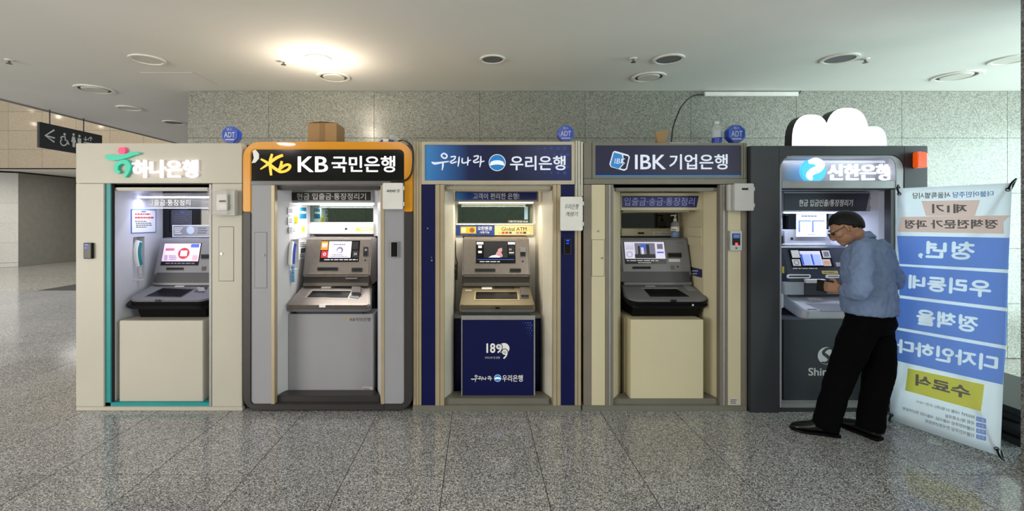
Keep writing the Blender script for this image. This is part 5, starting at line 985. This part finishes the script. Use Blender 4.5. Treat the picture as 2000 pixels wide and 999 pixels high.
# ================================================================== the man at the machine
SKIN = mat('skin', '#a37c64', .5, var=.05, scale=30); SHIRT = mat('blue_grey_shirt', '#7286ac', .8, var=.05, scale=40, bump=.15); TROU = mat('black_trousers', '#060608', .95, var=.1, scale=20, spec=.08)
HAIR = mat('black_hair', '#0a0909', .5, var=.2, scale=90, bump=.4, spec=.25); SHOE = mat('black_leather', '#0c0c0d', .25, var=.05)
V = Vector
def ell(c, a, b, rx, ry, n=20): return [c+a*(rx*math.cos(k*2*math.pi/n))+b*(ry*math.sin(k*2*math.pi/n)) for k in range(n)]
def limb(mb, pts, rad):
    mb.tube(pts, rad, 14, True)
    for p, r in ((pts[0], rad[0]), (pts[-1], rad[-1])): mb.ball(p, r*.99, seg=12)
def fuse(name, mb, m, parent, vox, smooth_it=6, wr=0, sc=18, fine=None):
    """melt overlapping volumes into one continuous skin"""
    bmesh.ops.recalc_face_normals(mb.bm, faces=mb.bm.faces)
    me = bpy.data.meshes.new(name); mb.bm.to_mesh(me); mb.bm.free()
    o = bpy.data.objects.new(name, me); TS.collection.objects.link(o)
    r = o.modifiers.new('r', 'REMESH'); r.mode = 'VOXEL'; r.voxel_size = vox
    s = o.modifiers.new('s', 'SMOOTH'); s.iterations = smooth_it; s.factor = .5
    if wr:
        tx = bpy.data.textures.new(name, 'CLOUDS'); tx.noise_scale = sc; dm = o.modifiers.new('d', 'DISPLACE'); dm.texture = tx; dm.strength = wr; dm.mid_level = .5; dm.texture_coords = 'LOCAL'
    dg = scratch_dg()
    ne = bpy.data.meshes.new_from_object(o.evaluated_get(dg)); TS.collection.objects.unlink(o); bpy.data.objects.remove(o)
    ne.name = name; off = root_of(parent).location
    for v in ne.vertices: v.co -= off
    for p in ne.polygons: p.use_smooth = True
    ne.materials.clear(); ne.materials.append(m)
    ob = bpy.data.objects.new(name, ne); COL.objects.link(ob); ob.parent = parent; return ob
fw = V((-.55, .835, 0)).normalized(); lf = V((-fw.y, fw.x, 0)); up = V((0, 0, 1))
hip = V((2.825, 3.325, .90)); nk = V((2.80, 3.335, 1.425))
SL, EL, WL = V((2.69, 3.215, 1.35)), V((2.56, 3.10, 1.075)), V((2.605, 3.29, 1.062))
SR, ER, WR = V((2.972, 3.405, 1.35)), V((3.12, 3.45, 1.09)), V((2.90, 3.56, 1.085))
HL, KL, AL = hip+lf*.085+V((0, 0, -.04)), V((2.655, 3.335, .50)), V((2.525, 3.35, .095))
HR, KR, AR = hip-lf*.085+V((0, 0, -.04)), V((2.925, 3.355, .48)), V((2.822, 3.318, .095))
hf = V((-.64, .60, -.47)).normalized(); hs = up.cross(hf).normalized(); hu = hf.cross(hs).normalized(); HC = V((2.672, 3.35, 1.497))
man = thing('person', 'person in light blue shirt and black trousers using the slate booth machine', 'person', (2.70, 3.33, 0))
B = MB(); HM = Matrix((hs, hf, hu)).transposed()
def hp(s, f, u): return HC+hs*s+hf*f+hu*u
# body: skin of head, neck, torso, arms, hands, legs in one piece
B.ball(HC+hu*.015-hf*.012, .074, .095, .098, 24, HM); B.ball(hp(0, .022, -.045), .058, .066, .062, 20, HM); B.ball(hp(0, .052, -.085), .033, .032, .028, 16, HM)
B.ball(hp(0, .072, .012), .05, .022, .020, 14, HM); B.tube([hp(0, .082, .01), hp(0, .103, -.026), hp(0, .098, -.04), hp(0, .08, -.043)], [.009, .013, .014, .008], 10)
B.ball(hp(0, .078, -.062), .024, .012, .006, 12, HM); B.ball(hp(0, .078, -.072), .022, .012, .006, 12, HM)
for s in (-1, 1):
    B.ball(hp(s*.05, .045, -.022), .024, .028, .026, 12, HM); B.tube([hp(s*.074, -.008, .018), hp(s*.086, -.018, .012), hp(s*.085, -.02, -.012), hp(s*.076, -.010, -.032)], [.008, .010, .009, .007], 8)
B.tube([nk+V((0, 0, -.05)), nk+V((-.03, .01, .01)), hp(0, -.036, -.052), hp(0, -.02, -.02)], [.060, .052, .047, .045], 16)
B.loft([ell(hip+up*-.06, lf, fw, .14, .10), ell(hip+up*.08, lf, fw, .15, .105), ell(hip+up*.3+fw*.01, lf, fw, .165, .11), ell(hip+up*.44, lf, fw, .15, .09), ell(nk, lf, fw, .06, .055)])
limb(B, [SL, EL, WL], [.05, .042, .031]); limb(B, [SR, ER, WR], [.05, .042, .031])
limb(B, [HL, KL, AL], [.08, .055, .04]); limb(B, [HR, KR, AR], [.08, .055, .04])
# hands: palm and five bent fingers each
def hand(w_, pd, ps, pn, curl):
    """w_ wrist, pd along the palm, ps towards the thumb, pn out of the palm"""
    pd, ps = pd.normalized(), ps.normalized()
    B.loft([ell(w_, ps, pn, .027, .022, 14), ell(w_+pd*.035, ps, pn, .036, .017, 14), ell(w_+pd*.08, ps, pn, .040, .014, 14), ell(w_+pd*.092, ps, pn, .034, .010, 14)])
    for k, (o_, ln) in enumerate(((.028, .072), (.0095, .08), (-.0095, .075), (-.028, .06))):
        b = w_+pd*.085+ps*o_; c1 = curl; p1 = b+(pd*math.cos(c1)+pn*math.sin(c1))*ln*.45; c2 = curl*2.0; p2 = p1+(pd*math.cos(c2)+pn*math.sin(c2))*ln*.32; c3 = curl*2.7; p3 = p2+(pd*math.cos(c3)+pn*math.sin(c3))*ln*.25
        B.tube([b-pd*.02, b, p1, p2, p3], [.0095, .0095, .009, .0082, .0068], 8, False); B.ball(p3, .0068, seg=8)
    tb = w_+pd*.03+ps*.03; t1 = tb+(ps*.75+pd*.6+pn*.25).normalized()*.035; t2 = t1+(pd*.85+pn*.5+ps*.05).normalized()*.03; t3 = t2+(pd*.85+pn*.5-ps*.1).normalized()*.022
    B.tube([tb-pd*.015-ps*.01, tb, t1, t2, t3], [.013, .0125, .0105, .0095, .0075], 8, False); B.ball(t3, .0075, seg=8)
pdl = V((-.40, .88, .05)).normalized(); psl = V((.05, 0, 1)).normalized(); psl = (psl-pdl*psl.dot(pdl)).normalized(); pnl = pdl.cross(psl).normalized()
if pnl.dot(V((1, .2, 0))) < 0: pnl = -pnl
hand(WL+pdl*.005, pdl, psl, pnl, .42)
pdr = V((-.93, -.10, -.02)).normalized(); psr = V((0, 0, 1)); psr = (psr-pdr*psr.dot(pdr)).normalized(); pnr = pdr.cross(psr).normalized()
if pnr.dot(V((0, -1, 0))) < 0: pnr = -pnr
hand(WR+pdr*.005, pdr, psr, pnr, .35)
body = fuse('body', B, SKIN, man, .0042, 3)
# shirt, tucked in, sleeves rolled to the forearm
S = MB()
zz = [(-.012, 0, .196, .152), (.0, 0, .204, .160), (.03, 0, .206, .160), (.08, .0, .205, .158), (.16, .0, .203, .157), (.28, .0, .205, .15), (.38, -.006, .205, .135), (.445, -.008, .185, .115), (.485, -.004, .14, .09), (.515, 0, .085, .07), (.535, .006, .066, .062)]
S.loft([ell(hip+(nk-hip)*(h/.535)*V((1, 1, 0)).x*0+V(((nk.x-hip.x)*h/.535, (nk.y-hip.y)*h/.535, h))+fw*o_, lf, fw, a, b, 24) for h, o_, a, b in zz])
def sleeve(a, b, c, f):
    e = b+(c-b)*f; mid = a+(b-a)*.5
    S.ball(a, .070, .070, .066, 14); S.tube([a, mid, b, e], [.070, .067, .062, .052], 16); S.ball(b, .0605, seg=14); S.tube([b+(c-b)*(f-.16), e, b+(c-b)*(f+.05)], [.054, .0575, .053], 16, False)
sleeve(SL, EL, WL, .66); sleeve(SR, ER, WR, .55)
sh = fuse('shirt', S, SHIRT, man, .0075, 5, .026, .055)
cp = [nk+V((0, 0, .0))+fw*(.062*math.cos(a))*1.0+lf*(.066*math.sin(a))+up*(.020-.012*math.cos(a)) for a in [math.radians(q) for q in range(35, 326, 15)]]
cb = MB(); lo_ = [cb.bm.verts.new(p+(p-nk)*.10*V((1, 1, 0)).x-up*.022) for p in cp]; hi_ = [cb.bm.verts.new(p+up*.024+(V((-.03, .012, 0)))) for p in cp]
for k in range(len(cp)-1): cb.bm.faces.new((lo_[k], lo_[k+1], hi_[k+1], hi_[k]))
co = part('collar', cb, SHIRT, sh, smooth=True); sm = co.modifiers.new('thickness', 'SOLIDIFY'); sm.thickness = .005
# trousers and belt
Tm = MB()
Tm.loft([ell(hip+up*.035, lf, fw, .172, .128, 24), ell(hip+up*-.02, lf, fw, .182, .138, 24), ell(hip+up*-.08-fw*.01, lf, fw, .188, .145, 24), ell(hip+up*-.15-fw*.005, lf, fw, .165, .12, 24)])
for h_, k_, a_, sgn in ((HL, KL, AL, 1), (HR, KR, AR, -1)):
    Tm.tube([h_, h_+(k_-h_)*.5, k_, k_+(a_-k_)*.55, a_+up*-.05], [.108, .108, .095, .085, .083], 18); Tm.ball(h_, .104, seg=16)
tr = fuse('trousers', Tm, TROU, man, .008, 5, .016, .09)
part('belt', MB().band(PL(hip+up*.03, lf, fw), [(.180*math.cos(k*math.pi/18), .136*math.sin(k*math.pi/18)) for k in range(36)], [(.165*math.cos(k*math.pi/18), .12*math.sin(k*math.pi/18)) for k in range(36)], -.016, .018, True, False), SHOE, tr)
# shoes
def shoe(heel, toe):
    h, t_ = V(heel+(0,)), V(toe+(0,)); d_ = (t_-h).normalized(); s_ = V((-d_.y, d_.x, 0)); L_ = .295; k = MB()
    st = [(0, .032, .085), (.03, .039, .10), (.09, .042, .11), (.14, .046, .095), (.19, .053, .075), (.24, .052, .062), (.275, .040, .050), (.295, .018, .032)]
    rings = []
    for x, w_, z_ in st:
        c = h+d_*x; rings.append([c+s_*(-w_)+up*.016, c+s_*(-w_*1.02)+up*(.016+z_*.45), c+s_*(-w_*.62)+up*(z_*.92), c+up*z_, c+s_*(w_*.62)+up*(z_*.92), c+s_*(w_*1.02)+up*(.016+z_*.45), c+s_*w_+up*.016])
    k.loft(rings); o = part('shoe', k, SHOE, man, smooth=True); ss = o.modifiers.new('subdivision', 'SUBSURF'); ss.levels = 1; ss.render_levels = 2
    q = MB(); pts = [(x, w_*1.07) for x, w_, z_ in st]; ol = [(h+d_*(x-.004)+s_*w_) for x, w_ in pts]+[(h+d_*(x+.003)-s_*w_) for x, w_ in pts[::-1]]
    q.prism([p+up*.001 for p in ol], [p+up*.018 for p in ol]); part('sole', q, BLACK, o); part('heel', MB().prism([p+up*.0005 for p in ol[:3]+ol[-3:]], [p+up*.02 for p in ol[:3]+ol[-3:]]), BLACK, o)
    part('laces', MB().tube([h+d_*.13+s_*-.02+up*.088, h+d_*.15+up*.085, h+d_*.165+s_*.02+up*.070], .003, 6), BLACK, o)
shoe((2.60, 3.315), (2.335, 3.435)); shoe((2.838, 3.245), (2.765, 3.53))
# hair
hb = MB(); hb.ball((0, 0, 0), 1, seg=36); kill = []
for v in hb.bm.verts:
    x, y, z = v.co; v.co = HC+hu*.018-hf*.014+hs*(x*.083)+hf*(y*.106)+hu*(z*.108)
    kn = ((1.1, .36), (.62, .34), (.35, .12), (.12, -.02), (-.1, -.12), (-.3, -.42), (-.7, -.62), (-1.1, -.62)); lim = -.62
    for (ya, la), (yb, lb) in zip(kn, kn[1:]):
        if yb <= y <= ya: lim = lb+(la-lb)*(y-yb)/(ya-yb)
    if z < lim: kill.append(v)
bmesh.ops.delete(hb.bm, geom=kill, context='VERTS'); ho = part('hair', hb, HAIR, man, smooth=True); sm = ho.modifiers.new('thickness', 'SOLIDIFY'); sm.thickness = .014; sm.offset = -.6
sb = ho.modifiers.new('subdivision', 'SUBSURF'); sb.levels = 1; sb.render_levels = 1
# eyes and glasses
for s in (-1, 1):
    part('eyebrow', MB().tube([hp(s*.014, .094, .022), hp(s*.032, .092, .026), hp(s*.05, .078, .02)], [.003, .004, .0025], 6), HAIR, man)
    part('eye', MB().ball(hp(s*.031, .078, -.002), .012, seg=12), mat('dark_eye', '#2a201c', .2), man)
gl = part('glasses', MB().tube([hp(-.012, .108, -.004), hp(0, .112, 0), hp(.012, .108, -.004)], .0016, 6), BLACK, man)
GP = PL(hp(0, .106, -.008), hs, hu)
for s in (-1, 1):
    rim = part('rim', MB().tube([GP.pt(s*.033+.024*math.cos(a*math.pi/10), .018*math.sin(a*math.pi/10), .0) for a in range(21)], .0016, 6, False), BLACK, gl)
    part('lens', MB().disc(GP, s*.033, 0, .0235, -.0005, .0005, 20, .0175), CLEAR, gl); part('temple', MB().tube([hp(s*.057, .104, 0), hp(s*.082, .06, .004), hp(s*.088, -.012, .008), hp(s*.084, -.03, -.012)], .0018, 6), BLACK, gl)
# wallet in the hands
wc_ = WL+pdl*.125+pnl*.024
WP = PL(wc_, pdl, psl); t = thing('wallet', 'black folded wallet held in the left hand of the person', 'wallet', wc_-V((0, 0, .05)))
part('cover', MB().pbox(WP, -.055, .055, -.042, .042, -.010, -.004).bevel(.002), BLACK, t); part('cover', MB().pbox(WP, -.055, .055, -.042, .042, .004, .010).bevel(.002), BLACK, t); part('card_leaf', MB().pbox(WP, -.05, .048, -.038, .038, -.004, .004), mat('wallet_lining', '#2a2624', .6), t)
bpy.data.scenes.remove(TS)
